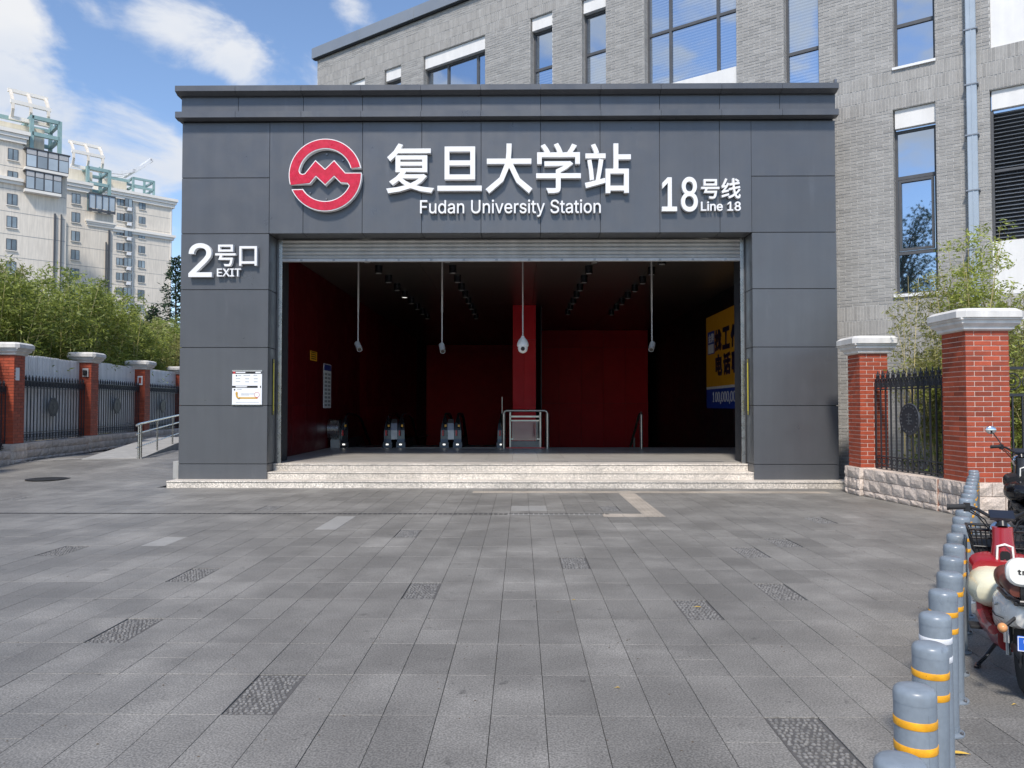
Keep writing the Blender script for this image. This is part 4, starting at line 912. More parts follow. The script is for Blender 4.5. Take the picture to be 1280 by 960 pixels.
# ---- escalators: pairs of balustrades round moving steps
def escalator(x, label):
    t = thing('escalator', label, 'escalator', (x, 22.3, .419), 0, 'escalators side by side going down')
    for s_ in (-1, 1):
        xc = s_*.62
        # handrail loop: newel end facing the hall, then down the incline
        pr_ = []
        for k in range(11):
            a = -PI/2-PI*k/10*1.0; pr_.append((xc, .42*math.cos(a)*.75+.02, .56+.36*math.sin(-a)*-1.0))
        pth = [(xc, .30, .20), (xc, .05, .22), (xc, -.20, .32), (xc, -.32, .50), (xc, -.30, .70), (xc, -.18, .88), (xc, .05, .95), (xc, 1.2, .95), (xc, 1.9, .80), (xc, 9.5, -3.5)]
        b = MB(); b.tube(pth, .042, 8); b.build('handrail', 'blackgloss', t, smooth=True)
        b = MB(); b.prism([(.2, .24), (-.16, .36), (-.26, .50), (-.25, .68), (-.14, .84), (.05, .90), (1.2, .90), (1.85, .76), (9.4, -3.55), (9.4, -4.1), (1.6, .26)], xc-.006, xc+.006, 'yz'); b.build('glass_balustrade', 'clear', t)
        b = MB(); b.prism([(-.42, 0), (-.40, .16), (-.2, .24), (1.5, .24), (9.4, -4.2), (9.4, -4.5), (1.3, 0)], xc-.13, xc+.13, 'yz'); b.build('skirt', 'sblack', t)
        b = MB(); b.loft([[(xc-.11*s_*0-w_, y_, z_), (xc+w_, y_, z_), (xc+w_, y_+.06, z_), (xc-w_, y_+.06, z_)] for w_, y_, z_ in ((.10, -.42, .02), (.105, -.38, .25), (.10, -.36, .50), (.085, -.30, .70), (.05, -.22, .84))]); b.build('end_cowl', 'blackgloss', t)
        b = MB(); b.box(xc-.035, xc+.035, -.455, -.425, .08, .12); b.build('indicator_light', 'lampwhite', t)
        b = MB(); b.box(xc-.055, xc-.01, -.448, -.42, .35, .50); b.build('warning_label', 'signred', t)
        b = MB(); b.box(xc+.01, xc+.06, -.40, -.355, .60, .66); b.build('warning_label', 'yellow', t)
    for s_ in ((1,) if x < -1.5 else ()): b = MB(); b.loft([[(.79-w_, y_, z_), (.79+w_, y_, z_), (.79+w_, y_+.06, z_), (.79-w_, y_+.06, z_)] for w_, y_, z_ in ((.10, -.38, .24), (.10, -.36, .50), (.09, -.30, .70), (.07, -.22, .82))]); b.build('centre_cowl', 'steel_dark', t)
    b = MB(); b.box(-.48, .48, -.4, .5, -.03, .008); b.build('comb_plate', 'steel_dark', t)
    b = MB()
    for k in range(20):
        y0 = .5+k*.4; z1 = -.0 if k < 2 else -(k-1)*.22
        b.box(-.48, .48, y0, y0+.39, z1-.3, z1)
    b.build('steps', 'steel_dark', t)
for x, lab in ((-4.42, 'leftmost escalator with black handrails and steel end caps'), (-2.80, 'middle escalator with black handrails and steel end caps'), (-1.18, 'rightmost escalator with black handrails, beside the steel framed glass railing')):
    escalator(x, lab)
t = thing('escalator_side_casing', 'brushed steel casing between left red wall and first escalator', 'casing', (-5.25, 21.9, .42))
b = MB(); b.loft([[(-.22, .26*math.cos(a)+0, .52+.30*math.sin(a)) for a in [2*PI*k/16 for k in range(16)]], [(.10, .26*math.cos(a), .52+.30*math.sin(a)) for a in [2*PI*k/16 for k in range(16)]]]); b.build('drum', 'steel', t, smooth=True)
boxpart('pedestal', 'floor', t, -.15, .10, -.1, .2, 0, .24, world=False)

# ---- glass railing round the stair, with two fat posts
t = thing('glass_railing', 'steel framed glass railing in the middle of the hall', 'railing', (.05, 21.7, .419)); b = MB()
for x in (-.53, .70): b = MB(); b.tube([(x, 0, 0), (x, 0, .98)], .055, 12); b.build('post', 'hall_steel', t, smooth=True)
b = MB(); b.tube([(-.53, 0, .98), (-.50, 0, 1.04), (-.45, 0, 1.06), (.62, 0, 1.06), (.67, 0, 1.04), (.70, 0, .98)], .035, 10); b.build('top_rail', 'hall_steel', t, smooth=True)
for x in (-.35, .50): boxpart('inner_post', 'hall_steel', t, x-.02, x+.02, .03, .07, 0, 1.03, world=False)
boxpart('cross_bar', 'hall_steel', t, -.35, .50, .03, .06, .87, .92, world=False); boxpart('cross_bar', 'hall_steel', t, -.35, .50, .03, .06, .76, .80, world=False)
boxpart('glass_pane', 'clear', t, -.30, .45, .045, .055, .22, .76, world=False)
for x in (-.31, .44): boxpart('clamp', 'hall_steel', t, x-.04, x+.04, .02, .08, .24, .28, world=False)
boxpart('kick_plate', 'granite', t, -.33, .48, .03, .09, .03, .20, world=False); boxpart('red_strip', 'signred', t, -.45, .62, .02, .08, 0, .028, world=False)
b = MB(); b.tube([(-.58, .1, 0), (-.58, .1, 1.45)], .012, 6); b.build('thin_pole', 'hall_steel', t)
b = MB(); b.tube([(.70, .05, .95), (.70, 1.4, .35), (.70, 4, -1.2)], .03, 8); b.build('side_rail', 'hall_steel', t)
t = thing('stair_handrail', 'steel stair handrail with post at the right end of the red wall', 'handrail', (3.38, 21.6, .419))
b = MB(); b.tube([(0, 0, 0), (0, 0, .95), (0, .06, 1.0), (0, .5, .90), (0, 6, -2.3)], .035, 10); b.build('handrail', 'hall_steel', t, smooth=True)
for y, z in ((.12, .9), (1.4, .25), (2.8, -.5)): b = MB(); b.tube([(0, y, z-1.0), (0, y, z+.0)], .03, 8); b.build('post', 'hall_steel', t)

# ================================================================== BRICK BUILDING BEHIND
PH = math.atan2(-.574, .819)
FB = thing('brick_building', 'grey brick university building with white lintels and tall narrow windows behind the entrance', 'building', (6.71, 16.2, 0), PH)
S0, S1_, ZT = -16.63, 9.0, 13.40
OPEN = [  # s0, s1, z0, z1 (whole opening)
    (-15.05, -14.32, 8.45, 12.2), (-13.45, -12.72, 8.45, 12.2), (-11.80, -9.43, 8.45, 12.2), (-7.88, -7.16, 8.45, 12.2), (-6.26, -5.54, 8.45, 12.2),
    (-4.47, -2.16, 8.45, 12.2), (-1.10, -.36, 8.45, 12.2), (1.08, 1.84, 8.45, 12.2), (2.77, 5.2, 8.45, 12.2), (6.3, 7.1, 8.45, 12.2),
    (1.06, 1.83, 3.80, 7.64), (2.74, 5.6, 3.70, 7.64), (2.95, 6.2, -.05, 2.86), (6.6, 7.4, 3.8, 7.64)]
LOWX = -.62    # left of this the wall starts above the hall roof
def zmin(s): return 5.6 if s < LOWX else 0.0
b = MB()
sx = sorted({S0, S1_, LOWX} | {o[0] for o in OPEN} | {o[1] for o in OPEN}); zx = sorted({0, 5.6, ZT} | {o[2] for o in OPEN if o[2] > 0} | {o[3] for o in OPEN})
for i in range(len(sx)-1):
    for j in range(len(zx)-1):
        s, z = (sx[i]+sx[i+1])/2, (zx[j]+zx[j+1])/2
        if z < zmin(s) or any(o[0] < s < o[1] and o[2] < z < o[3] for o in OPEN): continue
        b.add([(sx[i], 0, zx[j]), (sx[i+1], 0, zx[j]), (sx[i+1], 0, zx[j+1]), (sx[i], 0, zx[j+1])], [(0, 1, 2, 3)])
for (a, c_, z0, z1) in OPEN:
    b.add([(a, 0, z0), (a, .4, z0), (a, .4, z1), (a, 0, z1)], [(0, 1, 2, 3)]); b.add([(c_, 0, z0), (c_, .4, z0), (c_, .4, z1), (c_, 0, z1)], [(0, 1, 2, 3)])
    b.add([(a, 0, z0), (c_, 0, z0), (c_, .4, z0), (a, .4, z0)], [(0, 1, 2, 3)]); b.add([(a, 0, z1), (c_, 0, z1), (c_, .4, z1), (a, .4, z1)], [(0, 1, 2, 3)])
b.add([(S0, 0, 5.6), (S0, 14, 5.6), (S0, 14, ZT), (S0, 0, ZT)], [(0, 1, 2, 3)])
b.add([(S0, 0, ZT), (S1_, 0, ZT), (S1_, 14, ZT), (S0, 14, ZT)], [(0, 1, 2, 3)]); b.add([(S1_, 0, 0), (S1_, 14, 0), (S1_, 14, ZT), (S1_, 0, ZT)], [(0, 1, 2, 3)])
b.add([(S0, 0, 5.6), (LOWX, 0, 5.6), (LOWX, 14, 5.6), (S0, 14, 5.6)], [(0, 1, 2, 3)])
b.build('wall', 'graymortar', FB, fixn=False)
random.seed(21)
rows_ = []; z = 0.0; CH = .0665
for z0, z1, kind in ((0, 3.07, 0), (3.07, 3.68, 2), (3.68, 7.64, 0), (7.64, 8.45, 3), (8.45, 12.2, 0), (12.2, 13.0, 3), (13.0, 13.38, 0)):
    n = round((z1-z0)/CH) if kind == 0 else kind
    for k in range(n): rows_.append((z0+(z1-z0)*k/n, z0+(z1-z0)*(k+1)/n, kind))
bricks = MB(); single = []; J = .0055
def brickbox(mb, a, c_, z0, z1, tone, pr=.007):
    vs = [(a, 0, z0), (c_, 0, z0), (c_, 0, z1), (a, 0, z1), (a+.0015, -pr, z0+.0015), (c_-.0015, -pr, z0+.0015), (c_-.0015, -pr, z1-.0015), (a+.0015, -pr, z1-.0015)]
    mb.add(vs, [(4, 5, 6, 7), (0, 1, 5, 4), (1, 2, 6, 5), (2, 3, 7, 6), (3, 0, 4, 7)], tone)
for ri, (z0, z1, kind) in enumerate(rows_):
    zm = (z0+z1)/2; s_beg = S0 if zm > 5.6 else LOWX
    cuts = sorted([(o[0], o[1]) for o in OPEN if o[2] < zm < o[3] and o[1] > s_beg]); iv = []; cur = s_beg
    for a, c_ in cuts: iv.append((cur, a)); cur = c_
    iv.append((cur, S1_))
    pitch = .2505 if kind == 0 else .062
    for a, c_ in iv:
        if c_-a < .03: continue
        k0 = math.floor((a+(ri % 2)*pitch/2)/pitch)
        x = k0*pitch-(ri % 2)*pitch/2
        while x < c_-.01:
            u0, u1 = max(x, a)+J/1.3*(x > a), min(x+pitch, c_)-J/1.3*(x+pitch < c_)
            if u1-u0 > .02:
                t_ = max(-1, min(1, random.gauss(0, .42)))
                if 0.1 < u0 < 3.05 and 4.9 < z0 < 8.3 and kind == 0: single.append((u0, u1, z0+J, z1-J, t_))
                else: brickbox(bricks, u0, u1, z0+J, z1-J, t_, .006+random.uniform(-.002, .003))
            x += pitch
    # bricks in the left reveals
    for o in OPEN:
        if o[2] < zm < o[3] and kind == 0 and o[0] > s_beg:
            for q in range(2):
                y0, y1 = (q*.15-.0, q*.15+.14) if ri % 2 else (q*.15+.0-.0, q*.15+.145)
                b_ = .006; xr = o[0]
                bricks.add([(xr, y0+.006, z0+J), (xr, y1, z0+J), (xr, y1, z1-J), (xr, y0+.006, z1-J), (xr+b_, y0+.006, z0+J), (xr+b_, y1, z0+J), (xr+b_, y1, z1-J), (xr+b_, y0+.006, z1-J)], [(4, 5, 6, 7), (0, 1, 5, 4), (1, 2, 6, 5), (2, 3, 7, 6), (3, 0, 4, 7)], random.uniform(-.8, .6))
bm_ = {}
single.sort(key=lambda q: -q[1])
for i, (a, c_, z0, z1, t_) in enumerate(single):
    if i >= 290: brickbox(bricks, a, c_, z0, z1, t_); continue
    k = (round(c_-a, 3), round(z1-z0, 3))
    if k not in bm_:
        q = MB(); brickbox(q, 0, k[0], 0, k[1], 0, .007); bm_[k] = q.mesh('brick', 'graybrick', fixn=False)
    link('brick', bm_[k], FB, (a, random.uniform(-.001, .002), z0), tone=t_)
o = bricks.build('bricks', 'graybrick', FB, fixn=False); o['kind'] = 'stuff'
# coping
x = S0-.15
while x < S1_:
    x2 = min(x+2.35, S1_+.1); boxpart('roof_coping', 'coping', FB, x+.004, x2-.004, -.14, .4, 13.40, 13.76, .006, random.uniform(-1, 1), world=False); x = x2
boxpart('roof_coping', 'coping', FB, S0-.15, S0+.4, .405, 14, 13.40, 13.76, .006, 0, world=False)
boxpart('drip_edge', 'black', FB, S0-.11, S1_, -.10, .0, 13.365, 13.398, world=False)
def window(s0, s1, z0, z1, trans, mull, blinds=(), lintel=.35, casement=()):
    """z0..z1 glass zone; frame bars; each pane a sub-part"""
    yf = .20; fw = .055
    f = MB(); f.box(s0, s0+fw, yf, yf+.07, z0, z1); f.box(s1-fw, s1, yf, yf+.07, z0, z1); f.box(s0+fw, s1-fw, yf, yf+.07, z0, z0+fw); f.box(s0+fw, s1-fw, yf, yf+.07, z1-fw, z1)
    for tz in trans: f.box(s0+fw, s1-fw, yf-.004, yf+.066, tz-.035, tz+.035)
    for mm in mull: f.box(mm-.035, mm+.035, yf-.008, yf+.06, z0+fw, z1-fw)
    wo = f.build('window', 'frame', FB)
    zs = [z0+fw]+list(trans)+[z1-fw]; ss = [s0+fw]+list(mull)+[s1-fw]
    for i in range(len(ss)-1):
        for j in range(len(zs)-1):
            a, c_, p, q = ss[i]+(.035 if i else 0), ss[i+1]-(.035 if i < len(ss)-2 else 0), zs[j]+(.035 if j else 0), zs[j+1]-(.035 if j < len(zs)-2 else 0)
            if (i, j) in casement:
                f = MB(); f.box(a+.01, a+.06, yf-.02, yf+.03, p+.01, q-.01); f.box(c_-.06, c_-.01, yf-.02, yf+.03, p+.01, q-.01); f.box(a+.06, c_-.06, yf-.02, yf+.03, p+.01, p+.06); f.box(a+.06, c_-.06, yf-.02, yf+.03, q-.06, q-.01)
                f.build('casement_frame', 'frame', wo); a += .06; c_ -= .06; p += .06; q -= .06
            g_ = MB(); g_.box(a, c_, yf+.03, yf+.042, p, q); g_.build('pane', 'glass_blinds' if j in blinds else 'glass', wo)
    return wo
def lintel(s0, s1, z0, z1): boxpart('lintel_panel', 'spandrel', FB, s0+.03, s1-.004, .06, .18, z0, z1, .004, world=False)
for (a, c_) in ((-15.05, -14.32), (-13.45, -12.72), (-7.88, -7.16), (-6.26, -5.54), (-1.10, -.36), (1.08, 1.84), (6.3, 7.1)):
    window(a, c_, 8.49, 11.85, (9.42, 10.80), (), (0, 1) if a < 0 else ()); lintel(a, c_, 11.85, 12.19)
    boxpart('window_sill', 'white', FB, a-.01, c_+.01, -.05, .2, 8.44, 8.49, world=False)
window(-11.80, -9.43, 8.49, 11.82, (9.42, 10.80), (-10.97, -9.85)); lintel(-11.80, -9.43, 11.82, 12.19)
window(-4.47, -2.16, 9.42, 12.1, (10.80,), (-3.86, -2.66), (0, 1)); boxpart('spandrel_panel', 'spandrel', FB, -4.46, -2.165, .05, .2, 8.45, 9.41, .004, world=False)
window(2.77, 5.2, 9.42, 12.1, (10.80,), (3.4, 4.6), (0,)); boxpart('spandrel_panel', 'spandrel', FB, 2.775, 5.195, .02, .2, 8.45, 9.41, .004, world=False)
window(1.06, 1.83, 3.86, 7.24, (4.72, 6.26), (), (), casement=((0, 1),)); lintel(1.06, 1.83, 7.25, 7.63); boxpart('window_sill', 'white', FB, 1.04, 1.85, -.05, .2, 3.80, 3.86, world=False)
window(6.6, 7.4, 3.86, 7.24, (4.72, 6.26), ()); lintel(6.6, 7.4, 7.25, 7.63)
lintel(2.74, 5.6, 7.27, 7.63)
boxpart('spandrel_panel', 'spandrel', FB, 2.745, 5.595, .02, .2, 3.71, 4.73, .004, world=False)
lo = boxpart('louvre', 'frame', FB, 2.74, 5.6, .30, .34, 4.74, 7.27, world=False)
for k in range(33):
    z0 = 4.80+k*.0745; q = MB(); q.prism([(.10, z0), (.115, z0+.004), (.20, z0+.052), (.20, z0+.042)], 2.80, 5.54, 'yz'); q.build('louvre_blade', 'coping', lo)
q = MB(); [q.box(s_, s_+.05, .09, .25, 4.74, 7.26) for s_ in (2.745, 4.15, 5.545)]; q.box(2.8, 5.54, .085, .22, 6.06, 6.11); q.build('louvre_frame', 'frame', lo)
# dark glazed doors and white canopy at the ground floor
boxpart('canopy', 'spandrel', FB, 2.85, 8.6, -.9, .1, 2.88, 3.06, .01, world=False)
dr = boxpart('glazed_door', 'frame', FB, 2.96, 6.19, .30, .34, 0, 2.85, world=False)
for k in range(4): q = MB(); q.box(3.0+k*.8, 3.74+k*.8, .26, .28, .06, 2.2); q.build('pane', 'glass', dr); q = MB(); q.box(3.0+k*.8, 3.74+k*.8, .26, .28, 2.26, 2.8); q.build('pane', 'glass', dr)
# drainpipe with clamps
t = thing('drainpipe', 'pale blue grey square rainwater downpipe on the grey brick wall between window and louvre', 'drainpipe', (6.71, 16.2, 0), PH)
q = MB(); q.cham(2.37, 2.545, -.15, -.02, .1, 13.3, .012); q.box(2.455, 2.475, -.158, -.150, .1, 13.3); q.build('pipe', 'pipe', t)
for z in (5.73, 6.80, 7.78, 8.85, 9.9, 10.95, 12.0, 4.6, 3.5, 2.4):
    q = MB(); q.box(2.34, 2.575, -.165, -.005, z-.012, z+.012); q.build('clamp', 'coping', t)

# ================================================================== RED BRICK PILLARS AND RAILINGS
stone_me = {}
def stone_block(parent, x0, x1, y0, y1, z0, z1, faces):
    """rock faced block: the faces named in faces are roughened"""
    rnd = random.random; nx_, nz_ = 4, 3
    b = MB(); b.cham(x0+.003, x1-.003, y0+.003, y1-.003, z0+.003, z1-.003, .004)
    def rough_face(fn):
        vs = []; 
        for j in range(nz_+1):
            for i in range(nx_+1):
                edge = i in (0, nx_) or j in (0, nz_); vs.append(fn(i/nx_, j/nz_, .001 if edge else .008+rnd()*.016))
        b.add(vs, [(j*(nx_+1)+i, j*(nx_+1)+i+1, (j+1)*(nx_+1)+i+1, (j+1)*(nx_+1)+i) for i in range(nx_) for j in range(nz_)])
    if 'f' in faces: rough_face(lambda u, v, d: (x0+.008+(x1-x0-.016)*u, y0-d+.003, z0+.008+(z1-z0-.016)*v))
    if 'l' in faces: rough_face(lambda u, v, d: (x0-d+.003, y0+.008+(y1-y0-.016)*u, z0+.008+(z1-z0-.016)*v))
    if 'r' in faces: rough_face(lambda u, v, d: (x1+d-.003, y0+.008+(y1-y0-.016)*u, z0+.008+(z1-z0-.016)*v))
    if 'b' in faces: rough_face(lambda u, v, d: (x0+.008+(x1-x0-.016)*u, y1+d-.003, z0+.008+(z1-z0-.016)*v))
    b.build('stone_block', 'stone', parent, tone=random.uniform(-1, 1), fixn=False)
def stones_round(parent, x0, x1, y0, y1, courses, ln=.34, faces='flrb'):
    q = MB(); q.box(x0+.02, x1-.02, y0+.02, y1-.02, 0, courses[-1]-.006); q.build('joint_core', 'stonejoint', parent)
    for k in range(len(courses)-1):
        z0, z1 = courses[k], courses[k+1]; t = .12
        for ax in 'xy':
            a, c_ = (x0, x1) if ax == 'x' else (y0+t, y1-t)
            if c_-a < .05: continue
            n = max(1, round((c_-a)/ln)); off = .5/n if (k % 2 and n > 1) else 0
            cuts = [0]+[(i+ (0.5 if k % 2 else 0))/n for i in range(1 if not k % 2 else 0, n)]+[1]
            for u, v in zip(cuts[:-1], cuts[1:]):
                p, r = a+(c_-a)*u, a+(c_-a)*v
                if ax == 'x':
                    if 'f' in faces: stone_block(parent, p, r, y0, y0+t, z0, z1, 'f'+('l' if u == 0 else '')+('r' if v == 1 else ''))
                    if 'b' in faces: stone_block(parent, p, r, y1-t, y1, z0, z1, 'b'+('l' if u == 0 else '')+('r' if v == 1 else ''))
                else:
                    if 'l' in faces: stone_block(parent, x0, x0+t, p, r, z0, z1, 'l')
                    if 'r' in faces: stone_block(parent, x1-t, x1, p, r, z0, z1, 'r')
def pillar(loc, rz, w, hb, h, capw, label, courses=(0, .11, .305, .5), single=('f', 'l'), mortar='redmortar', bw=.06, group=None, cht=.0733, ln=.25):
    t = thing('brick_pillar', label, 'pillar', loc, rz, group); hw = w/2
    stones_round(t, -hw-bw, hw+bw, -hw-bw, hw+bw, courses)
    q = MB(); q.box(-hw+.008, hw-.008, -hw+.008, hw-.008, hb-.02, h); q.build('mortar_core', mortar, t)
    n = round((h-hb)/cht); rest = MB(); cache = {}
    for k in range(n):
        z0, z1 = hb+(h-hb)*k/n+.0062, hb+(h-hb)*(k+1)/n-.0062
        for f in 'flrb':
            a, c_ = (-hw, hw) if f in 'fb' else (-hw+.011, hw-.011)
            off = (ln/2 if k % 2 else 0)+(.06 if f in 'lr' else 0)
            x = a-off
            while x < c_-.005:
                u0, u1 = max(a, x), min(c_, x+ln)
                u0 += .006 if u0 > a else 0; u1 -= .006 if u1 < c_ else 0
                if u1-u0 > .02:
                    tone = max(-1, min(1, random.gauss(0, .4)))
                    def bx(mb, ox, oy, oz, tn_):
                        L_ = u1-u0; d = .010
                        if f == 'f': mb.cham(ox, ox+L_, oy, oy+d, oz, oz+z1-z0, .0015, tn_)
                        elif f == 'b': mb.cham(ox, ox+L_, oy-d, oy, oz, oz+z1-z0, .0015, tn_)
                        elif f == 'l': mb.cham(ox, ox+d, oy, oy+L_, oz, oz+z1-z0, .0015, tn_)
                        else: mb.cham(ox-d, ox, oy, oy+L_, oz, oz+z1-z0, .0015, tn_)
                    o_ = {'f': (u0, -hw, z0), 'b': (u0, hw, z0), 'l': (-hw, u0, z0), 'r': (hw, u0, z0)}[f]
                    if f in single:
                        key = (f, round(u1-u0, 3))
                        if key not in cache: q = MB(); bx(q, 0, 0, 0, 0); cache[key] = q.mesh('brick', 'redbrick', fixn=False)
                        link('brick', cache[key], t, o_, tone=tone)
                    else: bx(rest, *o_, tone)
                x += ln
    o = rest.build('bricks', 'redbrick', t, fixn=False); o['kind'] = 'stuff'
    # moulded cap: stacked chamfered courses
    cw = capw/2; e = (cw-hw)
    q = MB(); prof = [(hw+.02, 0), (hw+.05, .02), (hw+.05, .05), (hw+e*.62, .10), (hw+e*.62, .14), (hw+e*.80, .15), (hw+e*.80, .18)]
    q.loft([[(-r, -r, h+z), (r, -r, h+z), (r, r, h+z), (-r, r, h+z)] for r, z in prof]); q.build('cap_moulding', 'cap', t)
    q = MB(); prof = [(cw, .18), (cw, .27), (cw*.86, .315)]
    ch = .18
    q.loft([[(-r+r*ch, -r, h+z), (r-r*ch, -r, h+z), (r, -r+r*ch, h+z), (r, r-r*ch, h+z), (r-r*ch, r, h+z), (-r+r*ch, r, h+z), (-r, r-r*ch, h+z), (-r, -r+r*ch, h+z)] for r, z in prof]); q.build('cap_slab', 'cap', t)
    return t
random.seed(31)
pillar((6.77, 11.53, 0), 0, .63, .5, 2.70, .98, 'large red brick pillar with broad white cap nearest the scooters on the right', courses=(0, .10, .30, .5))
pillar((6.36, 14.17, 0), 0, .50, .5, 2.55, .84, 'red brick pillar with white cap next to the right pier of the entrance')
def base_wall(name, label, loc, rz, L, wd, courses, faces='l'):
    t = thing(name, label, 'wall', loc, rz)
    q = MB(); q.box(-wd/2+.02, wd/2-.02, 0, L, 0, courses[-1]-.005); q.build('joint_core', 'stonejoint', t)
    for k in range(len(courses)-1):
        n = max(1, round(L/.36)); cuts = [0]+[(i+(.5 if k % 2 else 0))/n for i in range(0 if k % 2 else 1, n)]+[1]
        for u, v in zip(cuts[:-1], cuts[1:]):
            stone_block(t, -wd/2, 0, u*L, v*L, courses[k], courses[k+1], 'l'); stone_block(t, 0, wd/2, u*L, v*L, courses[k], courses[k+1], 'r')
    return t
base_wall('stone_base_wall', 'low rock faced stone base wall under the right iron railing', (6.60, 11.90, 0), .12, 1.98, .50, (0, .10, .30, .49))
def fence_panel(loc, rz, L, z0, z1, label, step=.145, bars=True, detail=2):
    """iron railing: local y runs along the fence"""
    t = thing('iron_railing', label, 'railing', loc, rz); n = max(2, round(L/step)); st = L/n; r = .011
    bar_ = MB(); bar_.box(-r, r, -r, r, 0, z1-z0-.16); bm = bar_.mesh('bar', 'iron', fixn=False)
    fin = MB(); zt = 0
    fin.lathe([(.010, -.16), (.012, -.05), (.026, -.03), (.012, -.01), (.010, .02), (.030, .055), (.012, .085), (.018, .10), (.003, .15)], (0, 0, 0), 6 if detail > 1 else 5)
    for s_ in (-1, 1): fin.tube([(0, 0, .0), (0, s_*.034, .02), (0, s_*.046, .055), (0, s_*.030, .075)], .008, 4)
    fm = fin.mesh('finial', 'iron', fixn=False)
    for k in range(n+1):
        link('bar', bm, t, (0, k*st, z0))
        if k < n: link('finial', fm, t, (0, (k+.5)*st, z1-.15))
    for z in (z0+.04, z0+.22, z1-.34, z1-.16): q = MB(); q.box(-.014, .014, 0, L, z-.011, z+.011); q.build('rail', 'iron', t)
    q = MB()
    for k in range(n):
        y = (k+.5)*st
        q.ring((0, y, z0+.13), .052, .010, 10, 4, 'yz'); q.ring((0, y, z1-.25), .055, .010, 10, 4, 'yz'); q.ring((0, y, z1-.25), .025, .008, 8, 4, 'yz')
        for s_ in (-1, 1): q.tube([(0, y+s_*.06, z1-.33), (0, y+s_*.02, z1-.27), (0, y+s_*.06, z1-.18)], .008, 4); q.tube([(0, y+s_*.05, z1-.15), (0, y+s_*.035, z1-.10), (0, y+s_*.055, z1-.06)], .008, 4)
    q.build('scroll_band', 'iron', t)['kind'] = 'stuff'
    # round medallion with a raised ring and abstract relief
    zc = (z0+z1)/2+.02; R = .26; q = MB(); q.lathe([(R, -.018), (R, .018)], (0, L/2, zc), 28, 'x'); 
    m = q.build('medallion', 'iron', t)
    q = MB(); q.ring((0, L/2, zc), R-.01, .020, 28, 6, 'yz'); q.ring((0, L/2, zc), R*.66, .018, 24, 6, 'yz')
    for k in range(20):
        a = 2*PI*k/20; y, z = L/2+R*.82*math.cos(a), zc+R*.82*math.sin(a); q.box(-.026, .026, y-.011, y+.011, z-.014, z+.014)
    for dy, dz, l_ in ((-.06, .07, .05), (.06, .07, .05), (0, .03, .10), (-.05, -.03, .05), (.05, -.03, .05), (0, -.08, .08)): q.box(-.026, .026, L/2+dy-l_/2, L/2+dy+l_/2, zc+dz-.010, zc+dz+.010)
    q.box(-.026, .026, L/2-.010, L/2+.010, zc-.10, zc+.10); q.build('relief', 'iron_light', m)
    return t
fence_panel((6.60, 11.93, 0), .12, 1.95, .50, 2.24, 'black iron railing with round medallion between the two red pillars on the right')
# iron gate leaf right of the big pillar
t = thing('iron_gate', 'black iron gate leaf behind the dark scooter at the right edge', 'gate', (7.12, 11.5, 0))
q = MB(); q.box(.0, .05, -.02, .02, .1, 2.35); q.box(2.2, 2.25, -.02, .02, .1, 2.35); q.box(.05, 2.2, -.018, .018, .1, .15); q.box(.05, 2.2, -.018, .018, 1.75, 1.79); q.box(.05, 2.2, -.018, .018, 2.15, 2.19); q.build('gate_frame', 'iron', t)
gb = MB(); gb.box(-.011, .011, -.011, .011, .15, 1.75); gm = gb.mesh('bar', 'iron')
for k in range(1, 15): link('bar', gm, t, (.03+k*.147, 0, 0))
q = MB()
for k in range(8): x = .18+k*.27; q.ring((x, 0, 1.97), .12, .010, 16, 4, 'xz'); q.ring((x, 0, 1.97), .055, .009, 12, 4, 'xz'); q.tube([(x-.1, 0, 2.2), (x-.04, 0, 2.32), (x+.04, 0, 2.30), (x+.02, 0, 2.24)], .009, 4)
q.build('scrollwork', 'iron', t)

# ---- left fence: pillars, base wall, railings, grey hoarding
LA = math.atan2(.10, 1); LY = [15.1, 19.3, 23.5, 27.7, 31.9, 36.1]
def lpos(y): x = -12.95-.10*(y-19.3); return (x, y, gz(x, y)-.03)
ORD2 = ['nearest', 'second', 'third', 'fourth', 'fifth', 'sixth']
random.seed(41)
for i, y in enumerate(LY):
    pillar(lpos(y), LA, .50, .5, 2.72, .86, ['red brick pillar of the left fence, nearest the camera and outside the picture', 'red brick pillar with white cap cut by the left edge of the picture', 'red brick pillar with a small black wall lamp, left fence', 'red brick pillar with a small white plate, left fence', 'red brick pillar just left of the entrance, partly hidden behind its pier', 'farthest red brick pillar of the left fence behind the entrance'][i], single=(), mortar='darkmortar')
for i in range(len(LY)-1):
    x, y, z = lpos(LY[i]+.25); L_ = (LY[i+1]-LY[i]-.5)*math.hypot(1, .10)
    w_ = ['out of frame', 'left edge', 'middle', 'right', 'far'][i]
    base_wall('stone_base_wall', 'rock faced stone base wall of the left fence, %s bay' % ORD2[i], (x, y, z), LA, L_, .46, (0, .10, .30, .49))
    fence_panel((x+.06, y, z), LA, L_, .52, 2.26, 'dark iron railing with medallion in the %s bay of the left fence' % ORD2[i], step=.17, detail=1)
    t = thing('sheet_hoarding', 'grey corrugated sheet hoarding behind the %s bay of the left railing' % ORD2[i], 'hoarding', (x-.10, y-.05, z), LA)
    n = 6; Lp = (L_+.1)/n
    q = MB()
    for k in range(7):
        y0 = k*Lp/7; q.box(-.012, .0, y0, y0+Lp/7-.035, .5, 2.80); q.box(-.020, -.012, y0+Lp/7-.036, y0+Lp/7+.001, .5, 2.80)
    sm = q.mesh('corrugated_sheet', 'hoard')
    for k in range(n): link('corrugated_sheet', sm, t, (0, k*Lp, random.uniform(-.015, .015)), tone=random.uniform(-1, 1))
    q = MB(); q.box(-.03, .01, .0, .05, .5, 2.86); q.build('edge_post', 'green_steel', t); q = MB(); q.box(-.03, .01, L_+.05, L_+.1, .5, 2.86); q.build('edge_post', 'green_steel', t)
